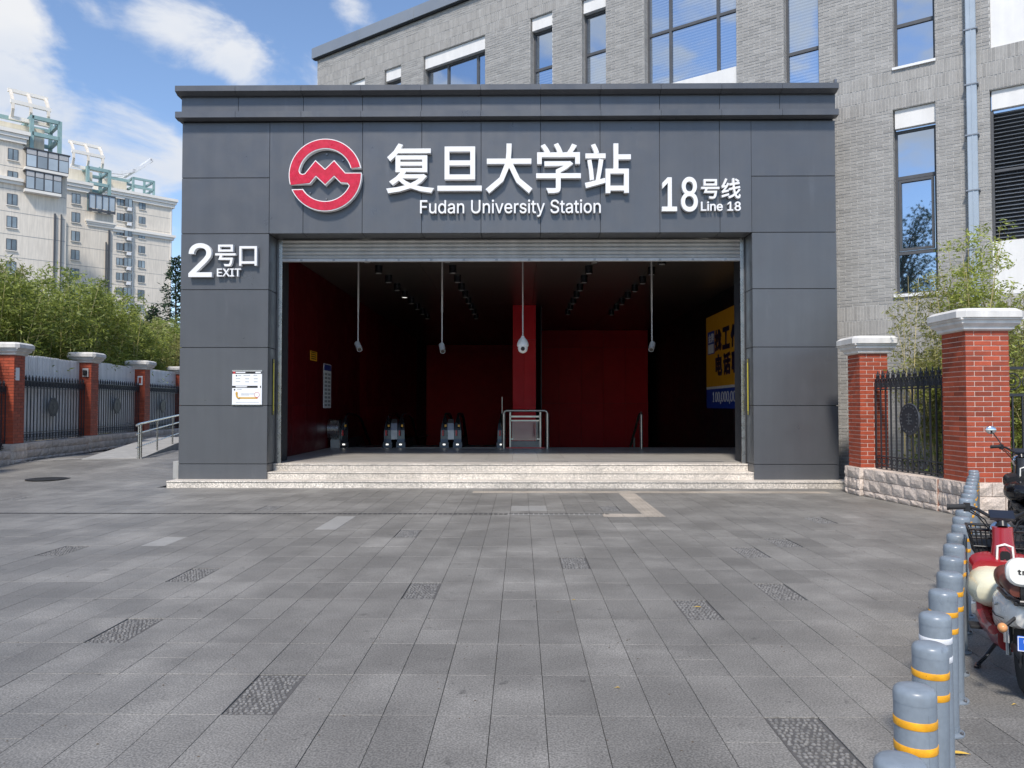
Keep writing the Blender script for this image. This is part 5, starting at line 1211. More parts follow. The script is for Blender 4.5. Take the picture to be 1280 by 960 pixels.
x, y, z = lpos(23.5)
t = thing('wall_lantern', 'small dark lantern box on the second visible left fence pillar', 'lantern', (x+.12, y-.262, z+2.42)); boxpart('backplate', 'camgrey', t, -.09, .09, -.012, 0, -.13, .13, world=False); boxpart('lamp_box', 'black', t, -.055, .055, -.07, -.012, -.09, .07, .01, world=False)
x, y, z = lpos(27.7)
t = thing('wall_plate', 'small pale plate on the third visible left fence pillar', 'plate', (x+.12, y-.262, z+2.32)); boxpart('plate', 'signwhite', t, -.09, .09, -.012, 0, -.16, .16, .003, world=False); boxpart('print', 'redbrick', t, -.05, .05, -.014, -.012, -.11, .11, world=False)
x, y, z = lpos(19.3)
t = thing('wall_plate', 'white plate on the pillar at the left edge', 'plate', (x+.254, y-.1, z+2.25)); boxpart('plate', 'signwhite', t, 0, .012, -.1, .1, -.16, .16, .003, world=False)

# ---- ramp and steel handrails between fence and entrance
RP = thing('access_ramp', 'pale access ramp with granite side kerb rising beside the left of the entrance', 'ramp', (-10.2, 20.3, .0))
ra = Vector((-10.15, 20.2)); rb = Vector((-11.9, 27.6)); rd = (rb-ra).normalized(); rn = Vector((rd.y, -rd.x))
zA, zB = .235, .50
def rpt(s, off, z): p = ra+rd*s+rn*off; return (p.x, p.y, z)
Lr = (rb-ra).length
q = WB(); q.add([rpt(0, -1.3, zA), rpt(0, 0, zA+.01), rpt(Lr, 0, zB), rpt(Lr, -1.3, zB), rpt(0, -1.3, 0), rpt(0, 0, 0), rpt(Lr, 0, 0), rpt(Lr, -1.3, 0)], [(0, 1, 2, 3), (1, 5, 6, 2), (0, 4, 5, 1), (0, 3, 7, 4), (3, 2, 6, 7)]); q.build('ramp_slab', 'concrete', RP)
q = WB(); q.add([rpt(0, 0, zA-.0), rpt(0, .14, zA), rpt(Lr, .14, zB+.04), rpt(Lr, 0, zB+.04), rpt(0, 0, 0), rpt(0, .14, 0), rpt(Lr, .14, 0), rpt(Lr, 0, 0)], [(0, 1, 2, 3), (1, 5, 6, 2), (0, 4, 5, 1), (0, 3, 7, 4), (3, 2, 6, 7)]); q.build('kerb', 'concrete', RP)
q = WB(); q.box(-12.4, -6.95, 27.6, 30, 0, .5); q.build('landing', 'concrete', RP)
for off, lab in ((.07, 'steel handrail on the near side of the access ramp'),):
    t = thing('ramp_handrail', lab, 'handrail', (-10.2, 20.3, zA))
    for s_ in (0, .22) if off > 0 else (0,): q = WB(); q.tube([rpt(s_, off, zA-.1), rpt(s_, off, zA+.88+s_*.036)], .030, 8); q.build('post', 'steel', t)
    for s_ in (2.1, 4.2, 6.3): q = WB(); q.tube([rpt(s_, off, zA-.1), rpt(s_, off, zA+.88+s_*.036)], .025, 8); q.build('post', 'steel', t)
    for h_, r_ in ((.90, .030), (.66, .022), (.30 if off > 0 else .45, .018)):
        q = WB(); q.tube([rpt(-.25, off, zA+h_-.03), rpt(0, off, zA+h_), rpt(Lr, off, zB+h_)], r_, 8); q.build('rail', 'steel', t)

# ================================================================== PLANTS
def bamboo_meshes(name, nculm, h, spread, nleaf, leaf, seed, rad=.018, lean=.5, lowleaf=.35, culm='culm', m='bamboo'):
    rnd = random.Random(seed); cu = MB(); V = []; Fs = []; T = []
    def leafat(p, d, ln, wd, tn_):
        side = d.cross(Vector((rnd.uniform(-1, 1), rnd.uniform(-1, 1), rnd.uniform(-.3, 1))))
        if side.length < .01: return
        side.normalize(); i = len(V)
        V.extend([p, p+d*ln*.4+side*wd, p+d*ln, p+d*ln*.4-side*wd]); Fs.append((i, i+1, i+2, i+3)); T.append(tn_)
    per = nleaf//nculm
    for c in range(nculm):
        a = rnd.uniform(0, 2*PI); r = spread*math.sqrt(rnd.random()); x, y = r*math.cos(a), r*math.sin(a); hh = h*rnd.uniform(.72, 1.0)
        la = rnd.uniform(0, 2*PI); lx, ly = math.cos(la)*lean*rnd.random(), math.sin(la)*lean*rnd.random()
        pts = [Vector((x+lx*(k/6)**2.2*1.3, y+ly*(k/6)**2.2*1.3, hh*k/6)) for k in range(7)]
        cu.tube(pts, [rad*(1-.8*k/6) for k in range(7)], 4, rnd.uniform(-1, 1), caps=False)
        ctone = rnd.uniform(-.12, .12); done = 0
        while done < per:
            f = lowleaf+(1-lowleaf)*rnd.random()**.85; k = min(5, int(f*6)); p = pts[k].lerp(pts[k+1], f*6-k)
            az = rnd.uniform(0, 2*PI); bl = h*.15*(1.15-f)*rnd.uniform(.4, 1.2)+.12; bd = Vector((math.cos(az), math.sin(az), rnd.uniform(.25, .9))).normalized()
            e = p+bd*bl+Vector((0, 0, -.25*bl*rnd.random()))
            if rnd.random() < .35: cu.tube([p, p.lerp(e, .5)+Vector((0, 0, .03)), e], rad*.16, 3, 0, caps=False)
            nl = rnd.randint(9, 16); tt = .30+ctone+rnd.uniform(-.18, .22)+.25*(f-.6)
            for _ in range(nl):
                q = p.lerp(e, rnd.uniform(.35, 1.1))+Vector((rnd.gauss(0, .05), rnd.gauss(0, .05), rnd.gauss(0, .05)))*leaf/.12
                d = Vector((rnd.gauss(0, 1), rnd.gauss(0, 1), rnd.gauss(-.35, .7))).normalized()
                leafat(q, d, leaf*rnd.uniform(.6, 1.3), leaf*.11*rnd.uniform(.8, 1.4), max(0, min(1, tt+rnd.gauss(0, .14))))
            done += nl
    cm = cu.mesh('culms', culm, fixn=False)
    me = bpy.data.meshes.new('foliage'); me.from_pydata([tuple(v) for v in V], [], Fs); me.materials.append(M[m])
    at_ = me.attributes.new('tone', 'FLOAT', 'FACE'); at_.data.foreach_set('value', T); me.update()
    return cm, me
def clump(meshes, loc, rz, scale, label, group=None):
    t = thing('bamboo_clump', label, 'bamboo', loc, rz, group); t.scale = scale
    o = link('culms', meshes[0], t); o['kind'] = 'stuff'; o = link('foliage', meshes[1], t); o['kind'] = 'stuff'
    return t
GV = [bamboo_meshes('g', 26, 6.3, 1.15, 13000, .155, s_, .027, .6, .42) for s_ in (1, 2, 3)]
GP = bamboo_meshes('gp', 18, 6.3, 1.2, 11000, .17, 9, .020, .9, .3, 'culm_pale', 'bamboo_pale')
random.seed(51)
spots = []
y = 17.5
while y < 47:
    xf = -12.95-.10*(y-19.3)
    spots.append((xf-1.75+random.uniform(-.2, .2), y+random.uniform(-.3, .3), 0)); y += 2.0
y = 20
while y < 50:
    xf = -12.95-.10*(y-19.3)
    spots.append((xf-4.2+random.uniform(-.4, .4), y+random.uniform(-.4, .4), 1)); y += 2.6
cnt = 0; n0 = 0
for x, y, row in spots:
    ms = GP if (row == 0 and 33 < y < 37.5) or (row and 24 < y < 28) else GV[cnt % 3]
    s_ = random.uniform(.84, 1.02)*(1.0 if row == 0 else 1.12)*(.86 if y < 21 else 1)*(1.08 if 25 < y < 29.5 else 1)
    bay = max(0, min(4, int((y-15.1)/4.2))); half = 'near' if (y-15.1) % 4.2 < 2.1 else 'far'
    look = 'yellowish' if ms is GP else 'dense green'
    lab = ('%s bamboo clump behind the %s half of the %s left fence bay' % (look, half, ORD2[bay]) if y < 36.1 else '%s bamboo clump beyond the far end of the left fence' % look) if row == 0 else '%s bamboo in the back row, its crown showing over the front row' % look
    clump(ms, (x, y, gz(x, y)-.06), random.uniform(0, 6), (1, 1, s_*.91), lab, 'bamboo grove behind the left fence'); cnt += 1
RV1 = bamboo_meshes('r1', 20, 4.1, .55, 4400, .085, 21, .013, .4, .42, 'culm_pale', 'bamboo_pale')
RV2 = bamboo_meshes('r2', 20, 4.7, .60, 6500, .095, 22, .013, .5, .42, 'culm_pale', 'bamboo')
RV3 = bamboo_meshes('r3', 18, 3.0, .6, 6500, .085, 23, .012, .4, .45, 'culm_pale', 'bamboo_pale')
clump(RV1, (7.35, 13.75, 0), 0, (1, 1, 1), 'airy yellowish bamboo behind the iron railing, in front of the tall window')
clump(RV3, (7.45, 12.95, 0), 1, (.9, .9, .95), 'short thin bamboo close behind the iron railing on the right')
clump(RV2, (7.75, 13.0, 0), 2, (1, 1, 1.0), 'taller green bamboo behind the big red pillar cap')
clump(RV3, (8.55, 13.3, 0), 4.1, (.7, .7, 1.2), 'green bamboo at the right in front of the white panel')
RV4 = bamboo_meshes('r4', 34, 2.5, .8, 8000, .10, 24, .014, .3, .12, 'culm_pale', 'bamboo')
clump(RV4, (7.65, 12.9, 0), 1.3, (1, 1.1, 1), 'dense low bamboo with many pale canes close behind the right iron railing')
clump(RV3, (8.5, 12.6, 0), 3, (1, 1, .8), 'low bamboo right of the big red pillar')
clump(RV3, (7.2, 13.35, 0), 5, (.7, .7, .85), 'low thin bamboo beside the farther right pillar')
def conifer(loc, h, r, label, seed, nb=46, cat='tree'):
    rnd = random.Random(seed); t = thing('conifer_tree', label, cat, loc)
    q = MB(); q.tube([(0, 0, 0), (.1, 0, h*.5), (0, 0, h)], [.18, .10, .02], 7); q.build('trunk', 'bark', t)
    V = []; Fs = []; T = []; br = MB()
    for k in range(nb*3):
        f = .12+.88*(k/(nb*3))**.9; z = h*f; L_ = r*(1-f)**.8*rnd.uniform(.5, 1.15)+.15; az = rnd.uniform(0, 2*PI)
        d = Vector((math.cos(az), math.sin(az), rnd.uniform(-.1, .35))); p0 = Vector((0, 0, z)); p1 = p0+d*L_
        br.tube([p0, p1], [.03, .008], 3, caps=False)
        for _ in range(int(34*L_/r)+12):
            p = p0.lerp(p1, rnd.uniform(.2, 1.05))+Vector((rnd.gauss(0, .10), rnd.gauss(0, .10), rnd.gauss(-.05, .10))); dd = (d+Vector((rnd.gauss(0, .6), rnd.gauss(0, .6), rnd.gauss(0, .5)))).normalized()
            s_ = dd.cross(Vector((rnd.gauss(0, 1), rnd.gauss(0, 1), 1))).normalized(); i = len(V); l_ = rnd.uniform(.2, .42)
            V.extend([p, p+dd*l_*.5+s_*.06, p+dd*l_, p+dd*l_*.5-s_*.06]); Fs.append((i, i+1, i+2, i+3)); T.append(rnd.random()*.7)
    br.build('branches', 'bark', t, fixn=False)['kind'] = 'stuff'
    me = bpy.data.meshes.new('needles'); me.from_pydata([tuple(v) for v in V], [], Fs); me.materials.append(M['needle']); a_ = me.attributes.new('tone', 'FLOAT', 'FACE'); a_.data.foreach_set('value', T)
    link('crown', me, t)['kind'] = 'stuff'
conifer((-25.4, 56, 0), 12.6, 2.2, 'slender dark conifer rising between the apartment block and the entrance', 5)
conifer((-27.0, 56, 0), 8.8, 2.4, 'lower dark conifer left of the tallest conifer', 6)
conifer((-24.0, 58, 0), 9.6, 2.6, 'broad dark conifer touching the left edge of the entrance', 7)
conifer((-29.6, 56, 0), 8.0, 2.2, 'short conifer peeping over the bamboo grove', 8)

# ================================================================== APARTMENT BLOCKS
def fwindow(t, x0, x1, z0, z1, y=-.02, mull=1, bay=False):
    d = .5 if bay else 0
    q = MB(); q.box(x0, x1, y-.04-d, y+.06, z0, z1); wo = q.build('window', 'frame', t)
    n = mull+1; wd = (x1-x0)/n
    for k in range(n):
        q = MB(); q.box(x0+k*wd+.07, x0+(k+1)*wd-.06, y-.07-d, y-.041-d, z0+.08, z1-.08); q.build('pane', 'farglass', wo, tone=random.uniform(-1, 1))
    q = MB(); q.box(x0-.08, x1+.08, y-.16-d, y-.0, z0-.10, z0-.005); q.build('window_sill', 'cornice', wo)
    return wo
def cornice(t, x0, x1, z, d=.5, h=.9, depth=9):
    q = MB()
    for k, (o_, z0, z1) in enumerate(((d*.45, z-h, z-h*.62), (d*.75, z-h*.60, z-h*.32), (d, z-h*.30, z))): q.box(x0-o_, x1+o_, -o_, depth, z0, z1)
    q.build('cornice', 'cornice', t)
def hband(t, x0, x1, z): q = MB(); q.box(x0, x1, -.015, .02, z-.035, z+.035); q.build('joint_line', 'concrete', t)
def steel_frame(t, x0, x1, y0, y1, z0, z1, nz_=3, s_=.42):
    q = MB()
    for x in (x0, x1):
        for y in (y0, y1): q.box(x-s_/2, x+s_/2, y-s_/2, y+s_/2, z0, z1+ (1.6 if x == x1 and y == y1 else 0))
    for k in range(nz_):
        z = z0+(z1-z0)*(k+1)/nz_-s_
        q.box(x0, x1, y0-s_/2, y0+s_/2, z, z+s_*1.1); q.box(x0, x1, y1-s_/2, y1+s_/2, z+.01, z+s_*1.1+.01); q.box(x0-s_/2, x0+s_/2, y0, y1, z+.02, z+s_); q.box(x1-s_/2, x1+s_/2, y0, y1, z+.02, z+s_)
    q.build('steel_frame', 'green_steel', t)
def pergola(t, x0, x1, pts, nr=3, th=.34):
    """curved ribs (y,z points) spread from x0 to x1, joined by cross beams"""
    for k in range(nr):
        x = x0+(x1-x0)*k/(nr-1)
        q = MB()
        for (a, b_) in zip(pts[:-1], pts[1:]): q.bar((x, *a), (x, *b_), th, th*1.1)
        q.build('pergola_rib', 'stucco', t)
    for i in (0, len(pts)//2, len(pts)-1): q = MB(); y, z = pts[i]; q.box(x0-.3, x1+.3, y-.2, y+.2, z-.21, z+.25); q.build('pergola_beam', 'cornice', t)
def block(loc, W_, H_, D_, label, name='apartment_block'):
    t = thing(name, label, 'apartment block', loc, math.radians(45)); q = MB(); q.box(-W_, 0, 0, D_, 0, H_); q.build('wall', 'stucco', t); return t
random.seed(61)
# nearest block (left)
t = block((-61.7, 103, 0), 17, 35.8, 12, 'nearest pale apartment block at the left edge with glazed top balconies')
q = MB(); q.box(-17, -5.2, .0+.01, 12, 34.6, 36.8); q.build('upper_wall', 'stucco', t); cornice(t, -17, -5.2, 37.6, .7, 1.6)
q = MB(); q.box(-17, -5.15, -.6, .05, 30.9, 31.3); q.box(-17, -5.15, -.35, .04, 30.5, 30.88); q.build('string_course', 'cornice', t)
for k in range(11):
    z = 34.4-2.95*k; fwindow(t, -6.9, -5.75, z-.75, z+.75); hband(t, -17, -.1, z-1.6); fwindow(t, -11.5, -9.8, z-.75, z+.75)
for z0, dx in ((32.6, 0), (29.7, .5)):
    q = MB(); q.box(-5.1, -.1-dx*1.6, -1.0, .0, z0, z0+.35); q.build('balcony_slab', 'cornice', t); q = MB(); q.box(-5.2, .1-dx*1.6, -1.1, .0, z0+2.75, z0+2.88); q.build('balcony_roof', 'frame', t)
    wd = (5.0-dx*1.6)/4
    for k in range(4):
        q = MB(); q.box(-5.05+k*wd, -5.05+(k+1)*wd, -.98, -.90, z0+.35, z0+2.75); wo = q.build('window', 'frame', t)
        q = MB(); q.box(-5.0+k*wd+.05, -5.05+(k+1)*wd-.08, -1.02, -.985, z0+.45, z0+1.95); q.build('pane', 'paleglass', wo, tone=random.uniform(-1, 1))
        q = MB(); q.box(-5.0+k*wd+.05, -5.05+(k+1)*wd-.08, -1.02, -.985, z0+2.05, z0+2.68); q.build('pane', 'camgrey', wo)
q = MB(); q.box(-7.9, -2.2, 2.5, 9, 34.6, 39.3); q.build('stair_tower', 'cream', t)
steel_frame(t, -4.2, -.9, .3, 5.0, 35.8, 40.2, 2, .45); q = MB(); q.box(-17, -4.0, 1.6, 1.9, 39.4, 39.9); q.build('steel_beam', 'green_steel', t)
pergola(t, -6.3, -2.2, [(1.2, 39.6), (.6, 40.6), (.7, 41.6), (1.4, 42.6), (2.4, 43.6)], th=.32)
q = MB(); q.box(-1.5, -1.3, -.25, -.02, 2, 27.5); q.box(-.7, -.58, -.3, -.02, 2, 27.5); q.build('drainpipes', 'frame', t)
# middle block
t = block((-66, 123, 0), 8.6, 32.6, 12, 'middle pale apartment block stepping down from its neighbour')
q = MB(); q.box(-8.6, -3.9, .01, 12, 32.6, 36.2); q.build('upper_wall', 'stucco', t); cornice(t, -8.6, -3.9, 37.0, .7, 1.6); cornice(t, -3.7, -.1, 31.2, .45, .9)
for k in range(10):
    z = 34.2-2.95*k; fwindow(t, -6.1, -4.9, z-.8, z+.8); hband(t, -8.6, -.1, z-1.6)
q = MB(); q.box(-3.9, -.1, -.9, -.85, 33.0, 35.2); q.build('balcony_glass', 'paleglass', t)
q = MB(); [q.box(-3.95+k*.96, -3.85+k*.96, -1.0, -.8, 32.6, 35.3) for k in range(5)]; q.box(-3.95, 0, -1.0, -.8, 35.2, 35.4); q.box(-3.95, 0, -1.0, -.8, 32.5, 32.9); q.build('balcony_frame', 'frame', t)
q = MB(); q.box(-7.0, -2.5, 2.5, 8, 32, 39.6); q.build('stair_tower', 'cream', t)
steel_frame(t, -3.8, -.6, .3, 5.0, 32.6, 39.8, 3, .45)
pergola(t, -5.8, -1.6, [(1.0, 39.6), (.4, 40.7), (.5, 41.8), (1.2, 42.8), (2.4, 43.8)], th=.32)
q = MB(); q.box(-8.6, -7.4, -.05, -.01, 2, 30); q.build('recess_shade', 'frame', t)  # dark sheet on the wall face, painting the shade of an inset strip
for k in range(9):
    z = 30.8-2.95*k; q = MB(); q.box(-8.5, -7.5, -.5, -.05, z-1.4, z-1.2); q.build('ledge', 'cornice', t)
    q = MB(); q.cham(-8.4, -7.6, -.5, -.1, z-1.19, z-.5, .04); q.build('air_conditioner', 'white', t)
q = MB(); q.box(-7.42, -7.22, -.5, -.05, 2, 31); q.build('steel_post', 'green_steel', t); q = MB(); q.box(-.75, -.5, -.3, -.02, 2, 30); q.box(-1.15, -1.0, -.3, -.02, 2, 28); q.build('drainpipes', 'frame', t)
# far block
t = block((-72.5, 158, 0), 12.8, 43.6, 14, 'farthest pale apartment block nearest the station with two columns of windows')
cornice(t, -12.8, 0, 44.6, .9, 1.8, 12); q = MB(); q.box(-12.8, .6, -.6, 2, 36.6, 37.1); q.box(-12.8, .35, -.35, 2, 36.1, 36.58); q.build('string_course', 'cornice', t)
for k in range(13):
    z = 42.2-2.97*k; hband(t, -12.8, -.1, z-1.65); fwindow(t, -6.6, -5.3, z-.75, z+.75); wo = fwindow(t, -9.4, -8.0, z-.85, z+.85, bay=True); fwindow(t, -10.7, -9.45, z-.75, z+.75)
    q = MB(); q.cham(-8.9, -8.1, -.75, -.1, z-1.6, z-1.0, .04); q.build('air_conditioner', 'white', t)
q = MB(); q.box(-7.75, -7.55, -.10, .02, 2, 43); q.box(-.35, -.1, -.08, .02, 2, 43); q.build('pilaster', 'cornice', t)
q = MB(); q.box(-12.5, -8, 3, 9, 44, 47.2); q.build('stair_tower', 'cream', t)
steel_frame(t, -7.4, -3.4, 1.0, 6.5, 44.6, 48.0, 2, .40); q = MB(); q.box(-12.5, -8, 1, 1.4, 46.8, 47.3); q.build('steel_beam', 'green_steel', t)
for yy_ in (1.0, 3.6, 6.2):
    q = MB(); pts = [(-12.4, 48.0), (-9.6, 48.4), (-7.4, 49.3), (-5.4, 50.7), (-3.9, 52.3)]
    for a, b_ in zip(pts[:-1], pts[1:]): q.bar((a[0], yy_, a[1]), (b_[0], yy_, b_[1]), .6, .6)
    q.build('pergola_rib', 'white', t)
for x, z in ((-12.4, 48.0), (-7.4, 49.3), (-3.9, 52.3)): q = MB(); q.box(x-.3, x+.3, .7, 6.5, z-.3, z+.3); q.build('pergola_beam', 'white', t)

# ================================================================== BOLLARDS
def bollard_proto():
    t = thing('bollard', 'x', 'bollard', (0, 0, 0)); r = .064
    q = MB(); q.lathe([(r, .008), (r, .645)], n=28); q.box(-.0015, .0015, -r-.001, -r+.002, .01, .62); q.build('post', 'bollard', t, smooth=True)
    q = MB(); q.lathe([(r+.0008, .645), (r+.0008, .670), (r-.002, .680), (r-.008, .687), (r-.018, .691), (r-.040, .693), (.004, .6935)], n=28); q.build('cap', 'bollard', t, smooth=True)
    for z in (.582, .502): q = MB(); q.lathe([(r+.001, z-.0125), (r+.0016, z-.0115), (r+.0016, z+.0115), (r+.001, z+.0125)], n=28); q.build('reflective_band', 'yellow', t, smooth=True)
    q = MB(); q.lathe([(.088, 0), (.088, .008), (.080, .012), (.066, .014), (.066, .04)], n=24); q.build('base_flange', 'bollard', t, smooth=True)
    for k in range(4): a = PI/4+k*PI/2; q = MB(); q.lathe([(.009, .010), (.009, .020), (.004, .024)], (.078*math.cos(a), .078*math.sin(a), 0), 6); q.build('bolt', 'steel_dark', t)
    return t
BP = bollard_proto(); random.seed(71)
ys = [1.6, 2.03, 2.54, 3.0]; y = 3.43
while y < 11.1: ys.append(y); y += .425
ADJ = ['nearest', 'second nearest', 'third nearest', 'fourth nearest', 'fifth nearest']
for i, y in enumerate(ys):
    x = 1.855+.607*(y-3.47)
    o = BP if i == 0 else copy_tree(BP)
    o.location = (x+random.uniform(-.006, .006), y, 0); o.rotation_euler = (random.uniform(-.008, .008), random.uniform(-.008, .008), random.uniform(-.5, .5))
    wb = abs(y-3.43) < .05
    n = i+1
    suf = 'th' if 10 <= n % 100 <= 20 else {1: 'st', 2: 'nd', 3: 'rd'}.get(n % 10, 'th')
    o['label'] = 'grey blue bollard with torn white tape bands, the only one so marked' if wb else 'grey blue bollard with yellow bands, %d%s in the row counted from the camera' % (n, suf)
    o['group'] = 'bollards in a row beside the scooters'
    if wb:
        for ch in list(o.children):
            if ch.name.startswith('reflective_band'):
                ch.data = ch.data.copy(); ch.data.materials.clear(); ch.data.materials.append(M['wtape']); ch['label'] = 'torn white reflective band'

# ================================================================== SCOOTERS
def ell(c, r, n=16, m=10, sx=1):
    rings = []
    for i in range(m+1):
        a = -PI/2+PI*i/m; a = max(-PI/2+.05, min(PI/2-.05, a))
        rings.append([(c[0]+r[0]*math.cos(a)*math.cos(2*PI*k/n), c[1]+r[1]*math.cos(a)*math.sin(2*PI*k/n), c[2]+r[2]*math.sin(a)) for k in range(n)])
    return rings
def rrect(x, hw, z0, z1, r, n=4, yc=0):
    """rounded rectangle ring in the yz plane at x"""
    out = []; r = min(r, hw, (z1-z0)/2)
    for cy, cz, a0 in ((yc+hw-r, z1-r, 0), (yc-hw+r, z1-r, PI/2), (yc-hw+r, z0+r, PI), (yc+hw-r, z0+r, 1.5*PI)):
        for k in range(n+1): a = a0+PI/2*k/n; out.append((x, cy+r*math.cos(a), cz+r*math.sin(a)))
    return out
def scooter(loc, rz, label, C_, basket=True, backrest=True, mirrors=False, box=False):
    t = thing('electric_scooter', label, 'scooter', loc, rz)
    def P_(name, q, m, smooth=True, par=None): return q.build(name, m, par or t, smooth=smooth)
    for x in (-.52, .60):
        q = MB(); q.lathe([(.15, -.045), (.19, -.05), (.215, -.03), (.222, 0), (.215, .03), (.19, .05), (.15, .045)], (x, 0, .222), 28, 'y'); wl = P_('wheel', q, 'rubber')
        q = MB(); q.lathe([(.15, -.03), (.13, -.035), (.05, -.05), (.05, .05), (.13, .035), (.15, .03)], (x, 0, .222), 20, 'y'); q.build('rim', 'steel_dark', wl, smooth=True)
        q = MB(); q.lathe([(.065, -.056), (.065, -.050)], (x, 0, .222), 18, 'y'); q.build('hub', 'chrome', wl)
    # rear bodywork
    q = MB(); q.loft([rrect(-.80, .055, .48, .54, .03), rrect(-.77, .10, .44, .57, .05), rrect(-.66, .14, .41, .60, .07), rrect(-.48, .16, .38, .60, .08), rrect(-.28, .15, .30, .57, .08), rrect(-.12, .11, .22, .50, .06)]); P_('rear_body', q, C_['body'])
    q = MB(); q.loft([rrect(-.16, .11, .14, .48, .05), rrect(.0, .13, .13, .26, .04), rrect(.22, .14, .14, .25, .04), rrect(.34, .12, .17, .34, .05)]); P_('footboard', q, C_['frame'])
    for s_ in (-1, 1):
        q = MB(); q.tube([(-.70, s_*.145, .47), (-.50, s_*.163, .44), (-.30, s_*.155, .42), (-.16, s_*.12, .36)], .003, 5); P_('panel_seam', q, 'rubber', False)
        q = MB(); q.tube([(-.58, s_*.158, .53), (-.50, s_*.163, .50), (-.46, s_*.163, .54), (-.42, s_*.163, .50)], .004, 5); P_('decal', q, 'signgrey', False)
    q = MB(); [q.box(.0+k*.035, .02+k*.035, -.10, .10, .252, .258) for k in range(7)]; P_('foot_mat', q, 'rubber', False)
    # side skirts in the frame colour
    for s_ in (-1, 1): q = MB(); q.tube([(-.30, s_*.15, .30), (-.10, s_*.155, .27), (.12, s_*.155, .30), (.28, s_*.14, .42)], [.03, .04, .045, .05], 8); P_('side_panel', q, C_['frame'])
    # leg shield: wide cream shell with a frame coloured column
    q = MB(); q.loft([rrect(.0, .10, .40, .50, .05), rrect(.06, .20, .36, .545, .09), rrect(.18, .235, .33, .575, .12), rrect(.30, .235, .33, .585, .12), rrect(.40, .20, .33, .60, .11), rrect(.47, .12, .38, .56, .08)]); P_('leg_shield', q, C_['shield'])
    q = MB(); q.loft([rrect(.30, .20, .50, .62, .06), rrect(.38, .215, .48, .66, .07), rrect(.46, .17, .48, .66, .07), rrect(.50, .08, .52, .62, .04)]); P_('shield_top', q, C_['frame'])
    q = MB(); q.loft([[(x_+.02*(1 if k > 8 else 0), y_, z_) for k, (x_, y_, z_) in enumerate([(cx+dx*math.cos(a), dy*math.sin(a), z) for a in [2*PI*j/16 for j in range(16)]])] for cx, dx, dy, z in ((.38, .08, .10, .50), (.385, .075, .085, .62), (.41, .065, .068, .74), (.43, .06, .066, .84))]); P_('steering_column', q, C_['frame'])
    q = MB(); q.tube([(.325, .05, .60), (.33, .045, .72), (.335, 0, .735), (.33, -.045, .72), (.325, -.05, .60)], .008, 6); P_('bag_hook', q, 'swhite'); q = MB(); q.loft([rrect(.315, .03, .60, .69, .02), rrect(.335, .03, .60, .69, .02)]); P_('glove_box', q, 'sblack')
    # front fork, mudguard
    for s_ in (-1, 1): q = MB(); q.tube([(.46, s_*.05, .60), (.60, s_*.07, .222)], .017, 8); P_('fork_leg', q, 'steel_dark')
    q = MB()
    for k in range(9):
        a = math.radians(20+k*16); 
        if k < 8: a2 = math.radians(36+k*16); q.bar((.60+.25*math.cos(a), 0, .222+.25*math.sin(a)), (.60+.25*math.cos(a2), 0, .222+.25*math.sin(a2)), .01, .11)
    P_('mudguard', q, C_['frame'])
    # handlebar: swept tubes, grips, levers
    q = MB(); q.tube([(.43, 0, .84), (.45, 0, .88)], .032, 10); q.tube([(.44, 0, .87), (.45, .06, .90), (.44, .15, .955), (.41, .21, .975), (.37, .30, .972)], .0125, 8); q.tube([(.44, 0, .87), (.45, -.06, .90), (.44, -.15, .955), (.41, -.21, .975), (.37, -.30, .972)], .0125, 8); P_('handlebar', q, 'sblack')
    for s_ in (-1, 1):
        q = MB(); q.tube([(.395, s_*.232, .975), (.355, s_*.335, .970)], [.019, .019], 10); q.lathe([(.022, -.005), (.022, .005)], (.355, s_*.337, .970), 10, 'y'); P_('grip', q, 'rubber')
        q = MB(); q.box(.39, .43, s_*.215-.02, s_*.215+.02, .94, 1.0); q.tube([(.42, s_*.22, .97), (.45, s_*.27, .965), (.42, s_*.33, .955)], .006, 6); P_('brake_lever', q, 'sblack')
        q = MB(); q.tube([(.44, s_*.22, .95), (.50, s_*.14, .90), (.49, s_*.05, .78), (.44, s_*.03, .62)], .005, 5); q.tube([(.44, s_*.20, .96), (.47, s_*.10, .88), (.42, s_*.04, .76), (.36, s_*.05, .5)], .005, 5); P_('cable', q, 'sblack')
    q = MB(); q.add([(.41, -.075, .905), (.41, .075, .905), (.50, .075, .95), (.50, -.075, .95), (.42, -.075, .885), (.42, .075, .885), (.51, .075, .93), (.51, -.075, .93)], [(0, 1, 2, 3), (4, 7, 6, 5), (0, 4, 5, 1), (1, 5, 6, 2), (2, 6, 7, 3), (3, 7, 4, 0)]); P_('dashboard', q, 'phone', False)
    q = MB(); q.loft(ell((.54, 0, .80), (.05, .075, .07))); P_('headlight', q, 'chrome')
    if basket:
        q = MB(); z0, z1 = .62, .80
        for k in range(13):
            y = -.19+k*.38/12; q.tube([(.54, y*.8, z0), (.52, y, z1)], .004, 4); q.tube([(.78, y*.8, z0+.01), (.82, y, z1)], .004, 4); q.tube([(.54, y*.8, z0), (.78, y*.8, z0+.01)], .004, 4)
        for k in range(9):
            x = .53+k*.03; q.tube([(x, -.152, z0), (x, -.19, z1)], .004, 4); q.tube([(x, .152, z0), (x, .19, z1)], .004, 4)
        for z, f in ((z0, .8), (z0+.06, .87), (z0+.12, .94), (z1, 1.0)): q.tube([(.53, -.19*f, z), (.81, -.19*f, z), (.81, .19*f, z), (.53, .19*f, z), (.53, -.19*f, z)], .006 if z < z1 else .011, 5)
        P_('basket', q, 'sblack', False)
